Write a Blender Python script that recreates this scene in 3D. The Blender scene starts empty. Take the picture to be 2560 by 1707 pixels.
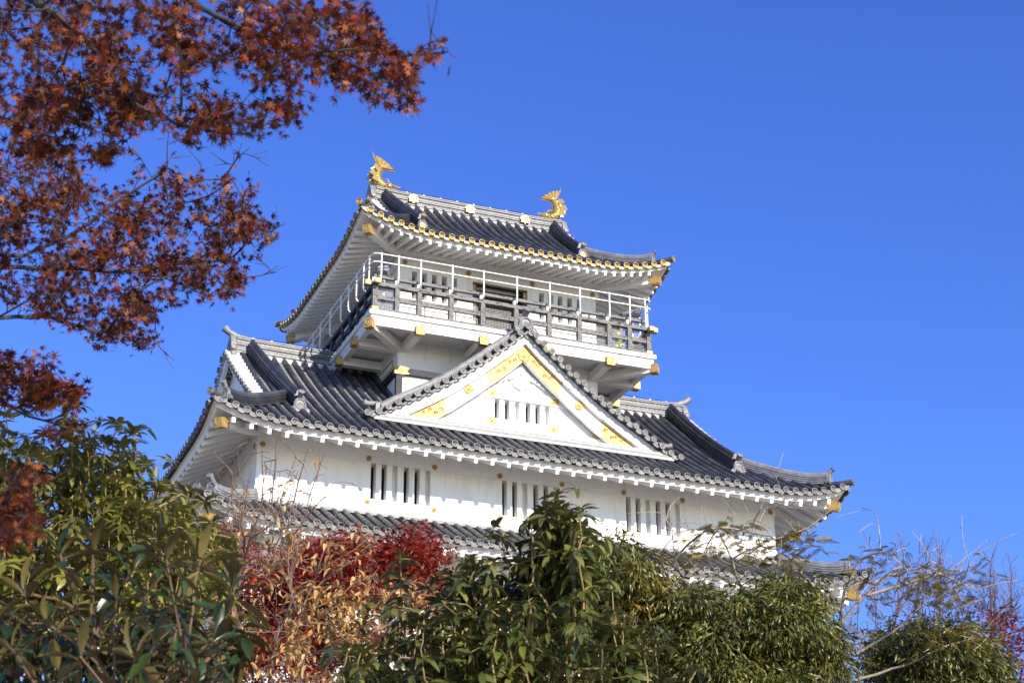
import bpy, math, random
from mathutils import Vector as V, Matrix, Quaternion
R = math.radians
scene = bpy.context.scene
COL = scene.collection

# ------------------------------------------------------------------ camera
cam_d = bpy.data.cameras.new("camera")
cam = bpy.data.objects.new("camera", cam_d); COL.objects.link(cam)
CAM_POS = V((-17.551, -47.172, 2.0)); YAW, PITCH, ROLL = 0.3830, 0.4222, -0.0040
cam_d.sensor_fit = 'HORIZONTAL'; cam_d.sensor_width = 36.0
cam_d.lens = 4562.5 / 2560 * 36.0
cam_d.clip_start = 0.1; cam_d.clip_end = 5000
_f = V((math.sin(YAW)*math.cos(PITCH), math.cos(YAW)*math.cos(PITCH), math.sin(PITCH)))
_r = _f.cross(V((0, 0, 1))).normalized(); _u = _r.cross(_f)
CR = math.cos(ROLL)*_r + math.sin(ROLL)*_u
CU = -math.sin(ROLL)*_r + math.cos(ROLL)*_u
CF = _f
cam.matrix_world = Matrix(((CR.x, CU.x, -CF.x, CAM_POS.x), (CR.y, CU.y, -CF.y, CAM_POS.y), (CR.z, CU.z, -CF.z, CAM_POS.z), (0, 0, 0, 1)))
cam_d.dof.use_dof = True; cam_d.dof.focus_distance = 48.0; cam_d.dof.aperture_fstop = 8.0
scene.camera = cam
def at(px, py, dist):
    """world point seen at a pixel of the 2560 x 1707 photograph, dist metres along the view axis"""
    return CAM_POS + dist*(CF + CR*((px-1280)/4562.5) - CU*((py-853.5)/4562.5))

# ------------------------------------------------------------------ sky, sun, exposure
SUN_EL, SUN_AZ = R(24.5), R(15.5)          # azimuth measured from -Y towards +X
sun_dir = V((math.sin(SUN_AZ)*math.cos(SUN_EL), -math.cos(SUN_AZ)*math.cos(SUN_EL), math.sin(SUN_EL)))
world = bpy.data.worlds.new("World"); scene.world = world; world.use_nodes = True
nt = world.node_tree; nt.nodes.clear()
sky = nt.nodes.new("ShaderNodeTexSky"); sky.sky_type = 'NISHITA'; sky.sun_disc = False
sky.sun_elevation = SUN_EL; sky.sun_rotation = math.atan2(sun_dir.x, sun_dir.y)
sky.altitude = 300; sky.air_density = 1.0; sky.dust_density = 0.3; sky.ozone_density = 6.0
bg = nt.nodes.new("ShaderNodeBackground"); bg.inputs[1].default_value = 0.15
hs = nt.nodes.new("ShaderNodeHueSaturation")
hs.inputs['Saturation'].default_value = 1.14; hs.inputs['Hue'].default_value = 0.5215
wo = nt.nodes.new("ShaderNodeOutputWorld")
nt.links.new(sky.outputs[0], hs.inputs['Color']); nt.links.new(hs.outputs[0], bg.inputs[0]); nt.links.new(bg.outputs[0], wo.inputs[0])
sun_l = bpy.data.lights.new("sun", 'SUN'); sun_l.energy = 4.3; sun_l.angle = R(0.53); sun_l.color = (1.0, 0.92, 0.79)
sun = bpy.data.objects.new("sun", sun_l); COL.objects.link(sun); sun.location = (0, -30, 60)
sun.rotation_euler = sun_dir.to_track_quat('Z', 'Y').to_euler()
scene.view_settings.view_transform = 'Standard'; scene.view_settings.look = 'None'
scene.view_settings.gamma = 1.0; scene.view_settings.use_curve_mapping = False
scene.view_settings.exposure = 0.80

# ------------------------------------------------------------------ materials
def mat(name, base, rough=0.6, metal=0.0, var=None, vscale=3.0, vamt=0.5, bump=0.0, bscale=20.0, spec=0.5,
        stretch=None, detail=5.0, lo=0.35, hi=0.65, island=0.0):
    m = bpy.data.materials.new(name); m.use_nodes = True; n = m.node_tree; b = n.nodes['Principled BSDF']
    b.inputs['Base Color'].default_value = (*base, 1); b.inputs['Roughness'].default_value = rough
    b.inputs['Metallic'].default_value = metal; b.inputs['Specular IOR Level'].default_value = spec
    tc = n.nodes.new('ShaderNodeTexCoord'); src = tc.outputs['Object']
    if stretch:
        mp = n.nodes.new('ShaderNodeMapping'); mp.inputs['Scale'].default_value = stretch
        n.links.new(src, mp.inputs[0]); src = mp.outputs[0]
    if var:
        t = n.nodes.new('ShaderNodeTexNoise'); t.inputs['Scale'].default_value = vscale; t.inputs['Detail'].default_value = detail
        r = n.nodes.new('ShaderNodeMapRange'); r.inputs[1].default_value = lo; r.inputs[2].default_value = hi; r.inputs[4].default_value = vamt
        mx = n.nodes.new('ShaderNodeMix'); mx.data_type = 'RGBA'
        mx.inputs[6].default_value = (*base, 1); mx.inputs[7].default_value = (*var, 1)
        n.links.new(src, t.inputs['Vector']); n.links.new(t.outputs[0], r.inputs[0])
        n.links.new(r.outputs[0], mx.inputs[0]); n.links.new(mx.outputs[2], b.inputs['Base Color'])
    if island:
        g = n.nodes.new('ShaderNodeNewGeometry'); r2 = n.nodes.new('ShaderNodeMapRange'); r2.inputs[3].default_value = 1-island; r2.inputs[4].default_value = 1+island
        m2 = n.nodes.new('ShaderNodeMix'); m2.data_type = 'RGBA'; m2.blend_type = 'MULTIPLY'; m2.inputs[0].default_value = 1
        n.links.new(g.outputs['Random Per Island'], r2.inputs[0]); n.links.new(mx.outputs[2], m2.inputs[6]); n.links.new(r2.outputs[0], m2.inputs[7]); n.links.new(m2.outputs[2], b.inputs['Base Color'])
    if bump:
        t2 = n.nodes.new('ShaderNodeTexNoise'); t2.inputs['Scale'].default_value = bscale; t2.inputs['Detail'].default_value = 4
        bp = n.nodes.new('ShaderNodeBump'); bp.inputs['Strength'].default_value = bump; bp.inputs['Distance'].default_value = 0.02
        n.links.new(src, t2.inputs['Vector']); n.links.new(t2.outputs[0], bp.inputs['Height']); n.links.new(bp.outputs[0], b.inputs['Normal'])
    return m
M = {}
M['plaster'] = mat('white_plaster', (.87, .86, .83), .8, var=(.58, .56, .51), vscale=2.2, vamt=.5, bump=.15, bscale=14, stretch=(2.2, 2.2, .35), lo=.5, hi=.78, detail=8)
M['timber'] = mat('white_painted_timber', (.86, .85, .83), .65, var=(.60, .58, .53), vscale=4, vamt=.4, bump=.1, bscale=18, lo=.5, hi=.8)
M['worn_white'] = mat('mildewed_white_paint', (.77, .76, .73), .7, var=(.12, .11, .10), vscale=9, vamt=.8, bump=.2, bscale=25, stretch=(1, 1, 1.4), detail=9, lo=.61, hi=.68)
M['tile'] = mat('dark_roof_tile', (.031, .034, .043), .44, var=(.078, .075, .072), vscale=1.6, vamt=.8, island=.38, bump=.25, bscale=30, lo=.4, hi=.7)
M['pan'] = mat('flat_roof_tile', (.095, .095, .098), .55, var=(.17, .162, .148), vscale=4, vamt=.8, island=.35, bump=.2, bscale=30, lo=.35, hi=.7)
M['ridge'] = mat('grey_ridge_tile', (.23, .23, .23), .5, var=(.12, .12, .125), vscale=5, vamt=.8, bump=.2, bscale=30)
M['tile_end'] = mat('grey_tile_end', (.20, .196, .185), .55, var=(.09, .09, .09), vscale=7, vamt=.8, island=.3, bump=.3, bscale=60)
M['mortar'] = mat('white_roof_mortar', (.52, .51, .49), .85, var=(.34, .33, .31), vscale=6, vamt=.6)
M['gold'] = mat('gilded_metal', (.56, .37, .12), .42, metal=.45, var=(.36, .20, .04), vscale=13, vamt=.8, bump=.8, bscale=30, lo=.45, hi=.65)  # darker orange mottle puts the shading of embossed relief into the colour
M['gold_fish'] = mat('gold_leaf', (.62, .44, .14), .30, metal=.55, var=(.58, .38, .10), vscale=16, vamt=.7, bump=.4, bscale=40)
M['old_gold'] = mat('dull_gilding', (.44, .31, .09), .40, metal=.55, var=(.16, .10, .025), vscale=30, vamt=.85, bump=.6, bscale=70)
M['pink_gold'] = mat('worn_gilded_rafter_end', (.72, .58, .44), .5, metal=.1, var=(.78, .74, .68), vscale=30, vamt=.7)
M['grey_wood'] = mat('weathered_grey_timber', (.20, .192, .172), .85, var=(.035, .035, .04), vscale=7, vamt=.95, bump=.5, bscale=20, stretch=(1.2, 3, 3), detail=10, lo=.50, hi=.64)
M['black_or_shaded_wood'] = mat('black_lacquered_or_shaded_timber', (.016, .018, .026), .6, spec=.25, var=(.06, .06, .07), vscale=8, vamt=.5)  # lacquer on the sill beams; on west rails it puts shade into the colour
M['steel'] = mat('white_painted_steel', (.76, .77, .78), .35, var=(.66, .66, .66), vscale=9, vamt=.4)
M['wire'] = mat('galvanised_wire', (.25, .25, .25), .45, metal=.4)
M['dark'] = mat('dark_interior', (.012, .011, .010), .8)  # near-black sheets close the openings; the unlit rooms are painted in
M['wood_brown'] = mat('brown_door_timber', (.085, .05, .026), .6, var=(.03, .018, .010), vscale=6, vamt=.8, stretch=(4, 4, .6))
M['pane'] = mat('window_backing_board', (.30, .31, .33), .45, var=(.2, .2, .2), vscale=3)
M['verge'] = mat('pale_verge_tile', (.46, .46, .455), .5, var=(.3, .3, .3), vscale=5, vamt=.8)
M['stone'] = mat('stone_base', (.26, .25, .23), .85, var=(.12, .12, .11), vscale=1.5, vamt=.9, bump=.6, bscale=6)
M['grey_metal'] = mat('grey_enamel', (.34, .35, .37), .35, metal=.2, var=(.26, .27, .29), vscale=5)
M['black_metal'] = mat('black_enamel', (.015, .015, .018), .3)

# ------------------------------------------------------------------ mesh builder
ORG = {}                                     # world origin of every object
class MB:
    def __init__(s): s.v = []; s.f = []; s.m = []; s.cur = 0
    def mat(s, i): s.cur = i; return s
    def add(s, vs, fs):
        o = len(s.v); s.v.extend([tuple(p) for p in vs]); s.f.extend([[i+o for i in f] for f in fs]); s.m.extend([s.cur]*len(fs)); return s
    def box(s, x0, x1, y0, y1, z0, z1):
        return s.add([(x0,y0,z0),(x1,y0,z0),(x1,y1,z0),(x0,y1,z0),(x0,y0,z1),(x1,y0,z1),(x1,y1,z1),(x0,y1,z1)],
                     [[0,3,2,1],[4,5,6,7],[0,1,5,4],[1,2,6,5],[2,3,7,6],[3,0,4,7]])
    def bar(s, a, b, w, h, up=V((0,0,1)), taper=1.0):
        """rectangular bar from a to b, w across, h along up"""
        a = V(a); b = V(b); d = (b-a).normalized(); r = d.cross(up).normalized(); u = r.cross(d)
        vs = []
        for p, k in ((a, 1.0), (b, taper)):
            for i, j in ((-1,-1),(1,-1),(1,1),(-1,1)): vs.append(p + r*(i*w*k/2) + u*(j*h*k/2))
        return s.add(vs, [[0,1,2,3],[7,6,5,4],[0,4,5,1],[1,5,6,2],[2,6,7,3],[3,7,4,0]])
    def tube(s, path, rad, seg=8, caps=True, a0=0.0, a1=2*math.pi, up=V((0,0,1))):
        path = [V(p) for p in path]; n = len(path); full = abs(a1-a0-2*math.pi) < 1e-6
        rad = rad if isinstance(rad, (list, tuple)) else [rad]*n
        vs = []; k = seg if full else seg+1
        ref = None
        for i, p in enumerate(path):
            d = (path[min(i+1, n-1)] - path[max(i-1, 0)])
            if d.length < 1e-9: d = V((0,0,1))
            d.normalize()
            base = up if abs(d.dot(up)) < .97 else V((1, .13, 0)).normalized()
            r = d.cross(base).normalized()
            if ref is not None and r.dot(ref) < 0 and abs(d.dot(up)) >= .97: r = -r
            ref = r; u = r.cross(d)
            for j in range(k):
                t = a0 + (a1-a0)*j/seg; vs.append(p + r*(rad[i]*math.cos(t)) + u*(rad[i]*math.sin(t)))
        fs = []
        for i in range(n-1):
            for j in range(seg if full else seg):
                j2 = (j+1) % k if full else j+1
                fs.append([i*k+j, i*k+j2, (i+1)*k+j2, (i+1)*k+j])
        if caps and full:
            fs.append(list(range(k))[::-1]); fs.append([(n-1)*k+j for j in range(k)])
        return s.add(vs, fs)
    def prism(s, poly, axis, depth):
        """poly: list of 3-d points in a plane; extruded by vector axis*depth"""
        e = V(axis)*depth; n = len(poly); vs = [V(p) for p in poly] + [V(p)+e for p in poly]
        fs = [list(range(n)), [2*n-1-i for i in range(n)]] + [[i, n+i, n+(i+1) % n, (i+1) % n] for i in range(n)]
        return s.add(vs, fs)
    def lathe(s, c, axis, prof, seg=14, ref=None):
        """prof: (radius, height along axis)"""
        ax = V(axis).normalized(); rf = V(ref) if ref else (V((0,0,1)) if abs(ax.z) < .9 else V((1,0,0)))
        a = ax.cross(rf).normalized(); b = ax.cross(a)
        vs = []
        for r, h in prof:
            for j in range(seg):
                t = 2*math.pi*j/seg; vs.append(V(c)+ax*h+a*(r*math.cos(t))+b*(r*math.sin(t)))
        fs = [[i*seg+j, i*seg+(j+1) % seg, (i+1)*seg+(j+1) % seg, (i+1)*seg+j] for i in range(len(prof)-1) for j in range(seg)]
        fs.append(list(range(seg))[::-1]); fs.append([(len(prof)-1)*seg+j for j in range(seg)])
        return s.add(vs, fs)
    def sphere(s, c, r, seg=8, rings=5, sc=(1,1,1)):
        vs = [V(c)+V((0,0,r*sc[2]))]; fs = []
        for i in range(1, rings):
            p = math.pi*i/rings
            for j in range(seg):
                t = 2*math.pi*j/seg; vs.append(V(c)+V((r*sc[0]*math.sin(p)*math.cos(t), r*sc[1]*math.sin(p)*math.sin(t), r*sc[2]*math.cos(p))))
        vs.append(V(c)-V((0,0,r*sc[2]))); L = len(vs)-1
        for j in range(seg):
            fs.append([0, 1+j, 1+(j+1) % seg]); fs.append([L, L-seg+(j+1) % seg, L-seg+j])
        for i in range(rings-2):
            for j in range(seg): fs.append([1+i*seg+j, 1+(i+1)*seg+j, 1+(i+1)*seg+(j+1) % seg, 1+i*seg+(j+1) % seg])
        return s.add(vs, fs)
    def sweep(s, path, sec, up=V((0,0,1)), closed=True, caps=True, ups=None, plumb=True):
        """sec: list of (across, up); swept along path, section kept upright"""
        path = [V(p) for p in path]; n = len(path); k = len(sec); vs = []
        for i, p in enumerate(path):
            d = (path[min(i+1, n-1)] - path[max(i-1, 0)]).normalized()
            r = d.cross(up).normalized(); u = V(up) if plumb else r.cross(d)
            for a, b in sec: vs.append(p + r*a + u*b)
        fs = []
        for i in range(n-1):
            for j in range(k if closed else k-1):
                j2 = (j+1) % k; fs.append([i*k+j, i*k+j2, (i+1)*k+j2, (i+1)*k+j])
        if caps and closed:
            fs.append(list(range(k))[::-1]); fs.append([(n-1)*k+j for j in range(k)])
        return s.add(vs, fs)
    def build(s, name, mats, parent=None, sharp=40, smooth=True):
        mats = mats if isinstance(mats, (list, tuple)) else [mats]
        if not s.v: return None
        xs = list(zip(*s.v)); c = V(((min(xs[0])+max(xs[0]))/2, (min(xs[1])+max(xs[1]))/2, (min(xs[2])+max(xs[2]))/2))
        me = bpy.data.meshes.new(name); me.from_pydata([(p[0]-c.x, p[1]-c.y, p[2]-c.z) for p in s.v], [], s.f)
        for m in mats: me.materials.append(M[m] if isinstance(m, str) else m)
        me.polygons.foreach_set('material_index', s.m)
        if smooth:
            me.polygons.foreach_set('use_smooth', [True]*len(s.f)); me.set_sharp_from_angle(angle=R(sharp))
        me.update()
        o = bpy.data.objects.new(name, me); link(o, c, parent); return o
def link(o, c, parent=None):
    COL.objects.link(o); ORG[o.name] = V(c)
    if parent is not None:
        o.parent = parent; o.location = V(c) - ORG[parent.name]
    else: o.location = c
def dup(o, c, parent, rot=None):
    n = o.copy(); link(n, c, parent)
    if rot is not None: n.rotation_euler = rot
    return n
def thing(name, loc, label, cat, group=None, rz=0):
    o = bpy.data.objects.new(name, None); link(o, loc); o['label'] = label; o['category'] = cat
    if group: o['group'] = group
    return o
def tag(o, label, cat, group=None):
    o['label'] = label; o['category'] = cat
    if group: o['group'] = group
    return o

# ================================================================== THE KEEP
keep = thing('castle_keep', (0, 0, 8.0), 'white castle keep with tiered grey tile roofs and gilded fittings, behind the trees', 'castle')
PITCH_T = 0.30

class Roof:
    """hipped or hip-and-gable roof; the front eave is at y=-d, the side eaves at x=+-a; z measured at tile centres"""
    def __init__(s, a, d, z, s1, s2, lift, lspan, fade, inner, xg=None, sides=('F','L','R','B')):
        s.a, s.d, s.z, s.s1, s.s2, s.lift, s.lspan, s.fade, s.inner, s.xg = a, d, z, s1, s2, lift, lspan, fade, inner, xg
    def prof(s, t): return s.s1*t + s.s2*t*t
    def lf(s, c):   # c = distance from the corner along the eave
        return s.lift*((s.lspan-c)/s.lspan)**2 if c < s.lspan else 0.0
    def half(s, side): return s.a if side in 'FB' else s.d
    def h(s, side, u, t):
        k = max(0.0, 1-t/s.fade)
        return s.z + s.prof(t) + s.lf(s.half(side)-abs(u))*k
    def P(s, side, u, t, dz=0.0, hz=None):
        z = (s.h(side, u, max(t, 0)) if hz is None else hz) + dz
        if side == 'F': return V((u, -s.d+t, z))
        if side == 'B': return V((-u, s.d-t, z))
        if side == 'L': return V((-s.a+t, -u, z))
        return V((s.a-t, u, z))
    def out(s, side): return {'F': V((0,-1,0)), 'B': V((0,1,0)), 'L': V((-1,0,0)), 'R': V((1,0,0))}[side]
    def across(s, side): return {'F': V((1,0,0)), 'B': V((-1,0,0)), 'L': V((0,-1,0)), 'R': V((0,1,0))}[side]
    def tend(s, side, u):
        c = s.half(side)-abs(u)
        if s.xg is None: return min(c, s.inner)
        if side in 'FB': return s.d-.12 if abs(u) <= s.xg+.32 else c
        return min(c, s.a-s.xg)

def disc(mb, c, n, r, m_face, m_rim=None, relief=True):
    """round tile end with rim and a little flower relief"""
    mb.mat(m_face)
    mb.lathe(c, n, [(r*.96, -.03), (r, .0), (r, .022), (r*.82, .024), (r*.78, .010), (r*.52, .010), (r*.46, .02), (r*.40, .012), (r*.12, .012), (.001, .018)], seg=14)
    if relief:
        a = V(n).cross(V((0,0,1))).normalized(); b = a.cross(V(n))
        for k in range(5):
            t = 2*math.pi*k/5+.3
            mb.lathe(V(c)+V(n)*.010+a*(math.cos(t)*r*.27)+b*(math.sin(t)*r*.27), n, [(r*.15, -.004), (r*.12, .010), (.001, .014)], seg=6)

def tile_roof(rf, name, gold=False, sides='FLRB', mats=('tile', 'pan', 'tile_end', 'mortar')):
    mb = MB(); discs = []
    for side in sides:
        H = rf.half(side); n = int((H-.12)/PITCH_T); rows = [k*PITCH_T for k in range(-n, n+1)]
        ax = rf.across(side); od = rf.out(side)
        seen = side in 'FL'
        for u in rows:
            te = rf.tend(side, u)
            if te < .12: continue
            ns = max(1, round(te/.28)); prev = None
            mb.mat(0)
            for i in range(ns):
                t0 = te*i/ns; t1 = te*(i+1)/ns
                p0 = rf.P(side, u, t0); p1 = rf.P(side, u, t1)
                d = (p1-p0).normalized(); nn = ax.cross(d); nn = nn if nn.z > 0 else -nn
                if i == 0: p0 = p0 - d*.03
                seg = 6; vs = []
                jit = random.uniform(-.003, .003)
                for p, r in ((p0, .082+jit), (p1, .074+jit)):
                    for j in range(seg+1):
                        g = R(-25)+R(230)*j/seg
                        vs.append(p + ax*(r*math.cos(g)) + nn*(r*math.sin(g)))
                k = seg+1
                fs = [[j, j+1, k+j+1, k+j] for j in range(seg)] + [list(range(k))[::-1]]
                mb.add(vs, fs)
            c = rf.P(side, u, 0) + od*.03
            if gold and seen: discs.append((c, od))
            else: disc(mb, c, od, .092, 2, relief=seen)
        # flat tiles between the rows, laid like steps
        for u in [r + PITCH_T/2 for r in rows] + [rows[0]-PITCH_T/2]:
            te = rf.tend(side, u)
            if rf.xg and side in 'FB' and rf.xg+.32 < abs(u) < rf.xg+.5: te = rf.half(side)-abs(u)
            if te < .1: continue
            ns = max(1, round(te/.105)); w = PITCH_T/2
            for i in range(ns):
                t0 = te*i/ns; t1 = te*(i+1)/ns; vs = []
                for t, dz in ((t0, -.022), (t1, -.052)):
                    for e, dd in ((-w, .02), (0, -.022), (w, .02)):
                        c_ = rf.half(side)-abs(u+e)
                        vs.append(rf.P(side, u+e, t if t <= c_+.02 or rf.xg else max(0, min(t, c_)), dz+dd))
                o = [v - V((0,0,.034)) for v in vs[:3]]
                mb.mat(1).add(vs + o, [[0,1,4,3],[1,2,5,4],[0,6,7,1],[1,7,8,2]])
            # hanging lip of the eave tile
            if abs(u) < H-.05:
                zc = rf.P(side, u, 0); arc = [-1, -.5, 0, .5, 1]
                for lay, (oo, dzz, th, ww) in enumerate(((.035, -.086, .024, .088), (.032, -.055, .03, .086), (.012, -.012, .03, .075)) if gold else ((.035, -.055, .055, .088), (.02, -.015, .03, .08), (.01, .012, .02, .07))):
                    up_ = [rf.P(side, u+q*ww, 0, dzz+.0-.025*(1-q*q)) + od*oo for q in arc]
                    lo_ = [p - V((0,0,th)) for p in up_]
                    bk = [p - od*.05 for p in up_]; bl = [p - od*.05 for p in lo_]
                    k = 5; vs = up_+lo_+bk+bl
                    fs = [[i, k+i, k+i+1, i+1] for i in range(4)] + [[i, i+1, 2*k+i+1, 2*k+i] for i in range(4)] + [[k+i, 3*k+i, 3*k+i+1, k+i+1] for i in range(4)]
                    fs += [[0, 2*k, 3*k, k], [4, k+4, 3*k+4, 2*k+4]]
                    mb.mat((3 if lay else 4) if gold else 2).add(vs, fs)
        # board closing the space under the tiles
        U = [-H + 2*H*i/60 for i in range(61)]
        for i in range(60):
            q = [rf.P(side, U[i], .03, -.085), rf.P(side, U[i+1], .03, -.085), rf.P(side, U[i+1], .14, -.11, ), rf.P(side, U[i], .14, -.11)]
            mb.mat(1).add(q, [[0,1,2,3]])
    m4 = list(mats)
    if gold: m4.append('old_gold')
    o = mb.build(name, m4, keep, sharp=50)
    if gold:
        g = None
        for c, od in discs:
            if g is None or g[1] != tuple(od):
                q = MB(); disc(q, c, od, .092, 0); ob = q.build('gilded_tile_end', ['old_gold'], o, sharp=30); g = (ob, tuple(od), ORG[ob.name]-c)
            else: dup(g[0], c+g[2], o)
    return o

def eave(rf, parent, over, zin, pitch, rw=.10, rh=.13, fas=(.09, .18, -.09, -.245), endmat=None, hip_end=.27, hip_drop=.36, sides='FLRB', rmat='timber', cap=.26, name='eave_fascia', maxr=None):
    """white fascia, soffit, rafters and gilded hip beams under an eave; over = distance from eave line to wall"""
    f0, f1, z0, z1 = fas
    mb = MB(); N = 72
    for side in sides:
        H = rf.half(side)
        def pt(k, t, dz):   # mitred at corners
            hh = H-t; u = -hh + 2*hh*k/N
            uu = -H + 2*H*k/N
            z = rf.z + rf.lf(H-abs(uu)) + dz
            q = rf.P(side, u, t, 0, hz=z); return q
        Lr = [[pt(k, f0, z0) for k in range(N+1)], [pt(k, f0+.03, z0-.02) for k in range(N+1)], [pt(k, f1, z1) for k in range(N+1)], [pt(k, f1+.035, z1) for k in range(N+1)], [pt(k, f1+.035, z1+.03) for k in range(N+1)]]
        wl = []
        for k in range(N+1):
            hh = H-over; u = -hh + 2*hh*k/N; wl.append(rf.P(side, u, over, 0, hz=zin))
        Lr.append(wl); k1 = N+1
        vs = [p for l in Lr for p in l]
        mb.mat(0).add(vs, [[l*k1+i, (l+1)*k1+i, (l+1)*k1+i+1, l*k1+i+1] for l in range(len(Lr)-1) for i in range(N)])
    fas_o = mb.build(name, [rmat], parent, sharp=25)
    # rafters
    first = None; stuff = MB(); cnt = 0
    for side in sides:
        H = rf.half(side); n = int((H-.35)/pitch)
        off = pitch/2
        for k in range(-n, n):
            u = k*pitch+off
            c = H-abs(u)
            if c < .52: continue
            tin = min(over, c-.04)
            ts = f1-.0
            zo = rf.z + rf.lf(c) + z1 - .001
            zi = zo + (zin-rf.z-z1)*(tin-ts)/(over-ts) - .004
            # soffit height at this place (surface is blended towards the corner)
            a_ = rf.P(side, u, ts, 0, hz=zo-rh/2+.012); b_ = rf.P(side, u, tin, 0, hz=zi-rh/2 - rf.lf(c)*((tin-ts)/(over-ts))+.012)
            q = MB(); q.bar(a_, b_, rw, rh)
            if endmat:
                d_ = (a_-b_).normalized(); q.mat(1).bar(a_+d_*.004, a_-d_*.02, rw*.80, rh*.80)
            if maxr is not None and cnt < maxr and side in 'FL':
                q.build('rafter', [rmat, endmat or rmat], fas_o, smooth=False); cnt += 1
            else:
                o = len(stuff.v); stuff.v += q.v; stuff.f += [[i+o for i in f] for f in q.f]; stuff.m += q.m
    so = stuff.build('rafter', [rmat, endmat or rmat], fas_o, smooth=False)
    if so: so['kind'] = 'stuff'
    # hip beams
    for sx in (-1, 1):
        for sy in (-1, 1):
            if sy > 0 and sx > 0: continue
            cz = rf.z + rf.lift + z1 - hip_drop
            o_ = V((sx*(rf.a-hip_end), sy*(rf.d-hip_end), cz)); i_ = V((sx*(rf.a-over), sy*(rf.d-over), zin-.16))
            d_ = (o_-i_).normalized()
            q = MB(); q.bar(i_, o_, .20, .23); hb = q.build('hip_beam', [rmat], fas_o, smooth=False)
            q = MB(); q.bar(o_-d_*.24, o_+d_*.012, .222, .252)
            # notched edge of the gilded cap
            r_ = d_.cross(V((0,0,1))).normalized(); u_ = r_.cross(d_)
            for s2 in (-1, 1):
                q.prism([o_-d_*.24+r_*(.111*s2)+u_*.12, o_-d_*.33+r_*(.111*s2)+u_*.12, o_-d_*.27+r_*(.111*s2)+u_*.03, o_-d_*.34+r_*(.111*s2)-u_*.0, o_-d_*.27+r_*(.111*s2)-u_*.04, o_-d_*.33+r_*(.111*s2)-u_*.12, o_-d_*.24+r_*(.111*s2)-u_*.12], r_*s2, .006)
            q.mat(1).lathe(o_+d_*.012, d_, [(.085, -.002), (.085, .014), (.07, .014), (.066, .006), (.03, .006), (.02, .014), (.001, .014)], seg=14)
            for k in range(5):
                t = 2*math.pi*k/5
                q.lathe(o_+d_*.016+r_*(.045*math.cos(t))+u_*(.045*math.sin(t)), d_, [(.016, -.004), (.012, .010), (.001, .014)], seg=6)
            q.build('hip_beam_cap', ['gold', 'gold'], hb, sharp=30)
    return fas_o

def oni(parent, c, f, s=1.0, gold=False, horn=True, name='ridge_end_tile'):
    """ogre-tile ornament: arched plate, emblem disc, scroll feet, horn tile; c = middle of its foot, f = facing"""
    f = V(f).normalized(); r = f.cross(V((0,0,1))).normalized(); z = V((0,0,1)); c = V(c)
    mb = MB(); P = lambda a, b, o=0.0: c + r*(a*s) + z*(b*s) + f*(o*s)
    out = [(-.27, 0), (-.25, .09), (-.17, .13), (-.165, .26), (-.14, .34), (-.09, .395), (0, .42), (.09, .395), (.14, .34), (.165, .26), (.17, .13), (.25, .09), (.27, 0), (.12, -.02), (0, .01), (-.12, -.02)]
    mb.mat(0).prism([P(a, b, -.09) for a, b in out][::-1], f, .12*s)
    # arch moulding
    arc = [(-.15, .04), (-.13, .16), (-.135, .25), (-.11, .32), (-.06, .36), (0, .372), (.06, .36), (.11, .32), (.135, .25), (.13, .16), (.15, .04)]
    mb.tube([P(a, b, .035) for a, b in arc], .028*s, seg=6)
    for sx in (-1, 1):
        mb.lathe(P(sx*.215, .045, .02), f, [(.075*s, -.04*s), (.075*s, .03*s), (.055*s, .035*s), (.05*s, .02*s), (.032*s, .02*s), (.026*s, .04*s), (.001, .04*s)], seg=12)
        mb.tube([P(sx*.21, .10, .03), P(sx*.165, .17, .035), P(sx*.155, .26, .03)], .022*s, seg=6)
    mb.mat(1).lathe(P(0, .165, .025), f, [(.105*s, -.02*s), (.105*s, .022*s), (.088*s, .024*s), (.083*s, .01*s), (.03*s, .012*s), (.001, .02*s)], seg=18)
    for k in range(5):
        t = 2*math.pi*k/5+.31
        mb.lathe(P(.05*math.cos(t), .165+.05*math.sin(t), .032), f, [(.026*s, -.004), (.018*s, .012*s), (.001, .016*s)], seg=7)
    if horn:
        b0 = P(0, .36, -.16); b1 = P(0, .46, .0); b2 = P(0, .56, .14); d2 = (b2-b1).normalized()
        mb.mat(0).tube([b0, b1, b2], [.075*s, .078*s, .088*s], seg=12)
        mb.mat(1).lathe(b2, d2, [(.10*s, -.03*s), (.10*s, .014*s), (.084*s, .016*s), (.08*s, .004), (.03*s, .004), (.001, .012*s)], seg=14)
    return mb.build(name, ['ridge', 'gold' if gold else 'tile_end'], parent, sharp=40)

def ridge_sec(w, h, cap=.075, lay=4):
    """closed section (across, up) of a stacked-tile ridge with grooves and a half-round cap"""
    L = []; y = 0.0; n = lay; lh = h/n
    for i in range(n):
        ww = w*(1-.22*i/n)
        L += [(ww, y), (ww, y+lh*.62), (ww-.03, y+lh*.64), (ww-.03, y+lh*.98)]; y += lh
    c = [(cap*math.cos(R(-20+220*j/8)), h+cap*.45+cap*math.sin(R(-20+220*j/8))) for j in range(9)]
    return L + c + [(-a, b) for a, b in L][::-1]

def ring_row(mb, path, n_out, step, r, up=0.0, off=0.0):
    """a row of small rings along a ridge side"""
    path = [V(p) for p in path]; L = [0]
    for i in range(1, len(path)): L.append(L[-1]+(path[i]-path[i-1]).length)
    k = int(L[-1]/step)
    for j in range(k):
        t = (j+.5)*L[-1]/k; i = max(i for i in range(len(path)-1) if L[i] <= t)
        p = path[i].lerp(path[i+1], (t-L[i])/(L[i+1]-L[i])) + V((0,0,up)) + V(n_out)*off
        mb.lathe(p, n_out, [(r, -.02), (r, .016), (r*.72, .018), (r*.66, .004), (r*.32, .004), (r*.2, .014), (.001, .014)], seg=8)

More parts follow.
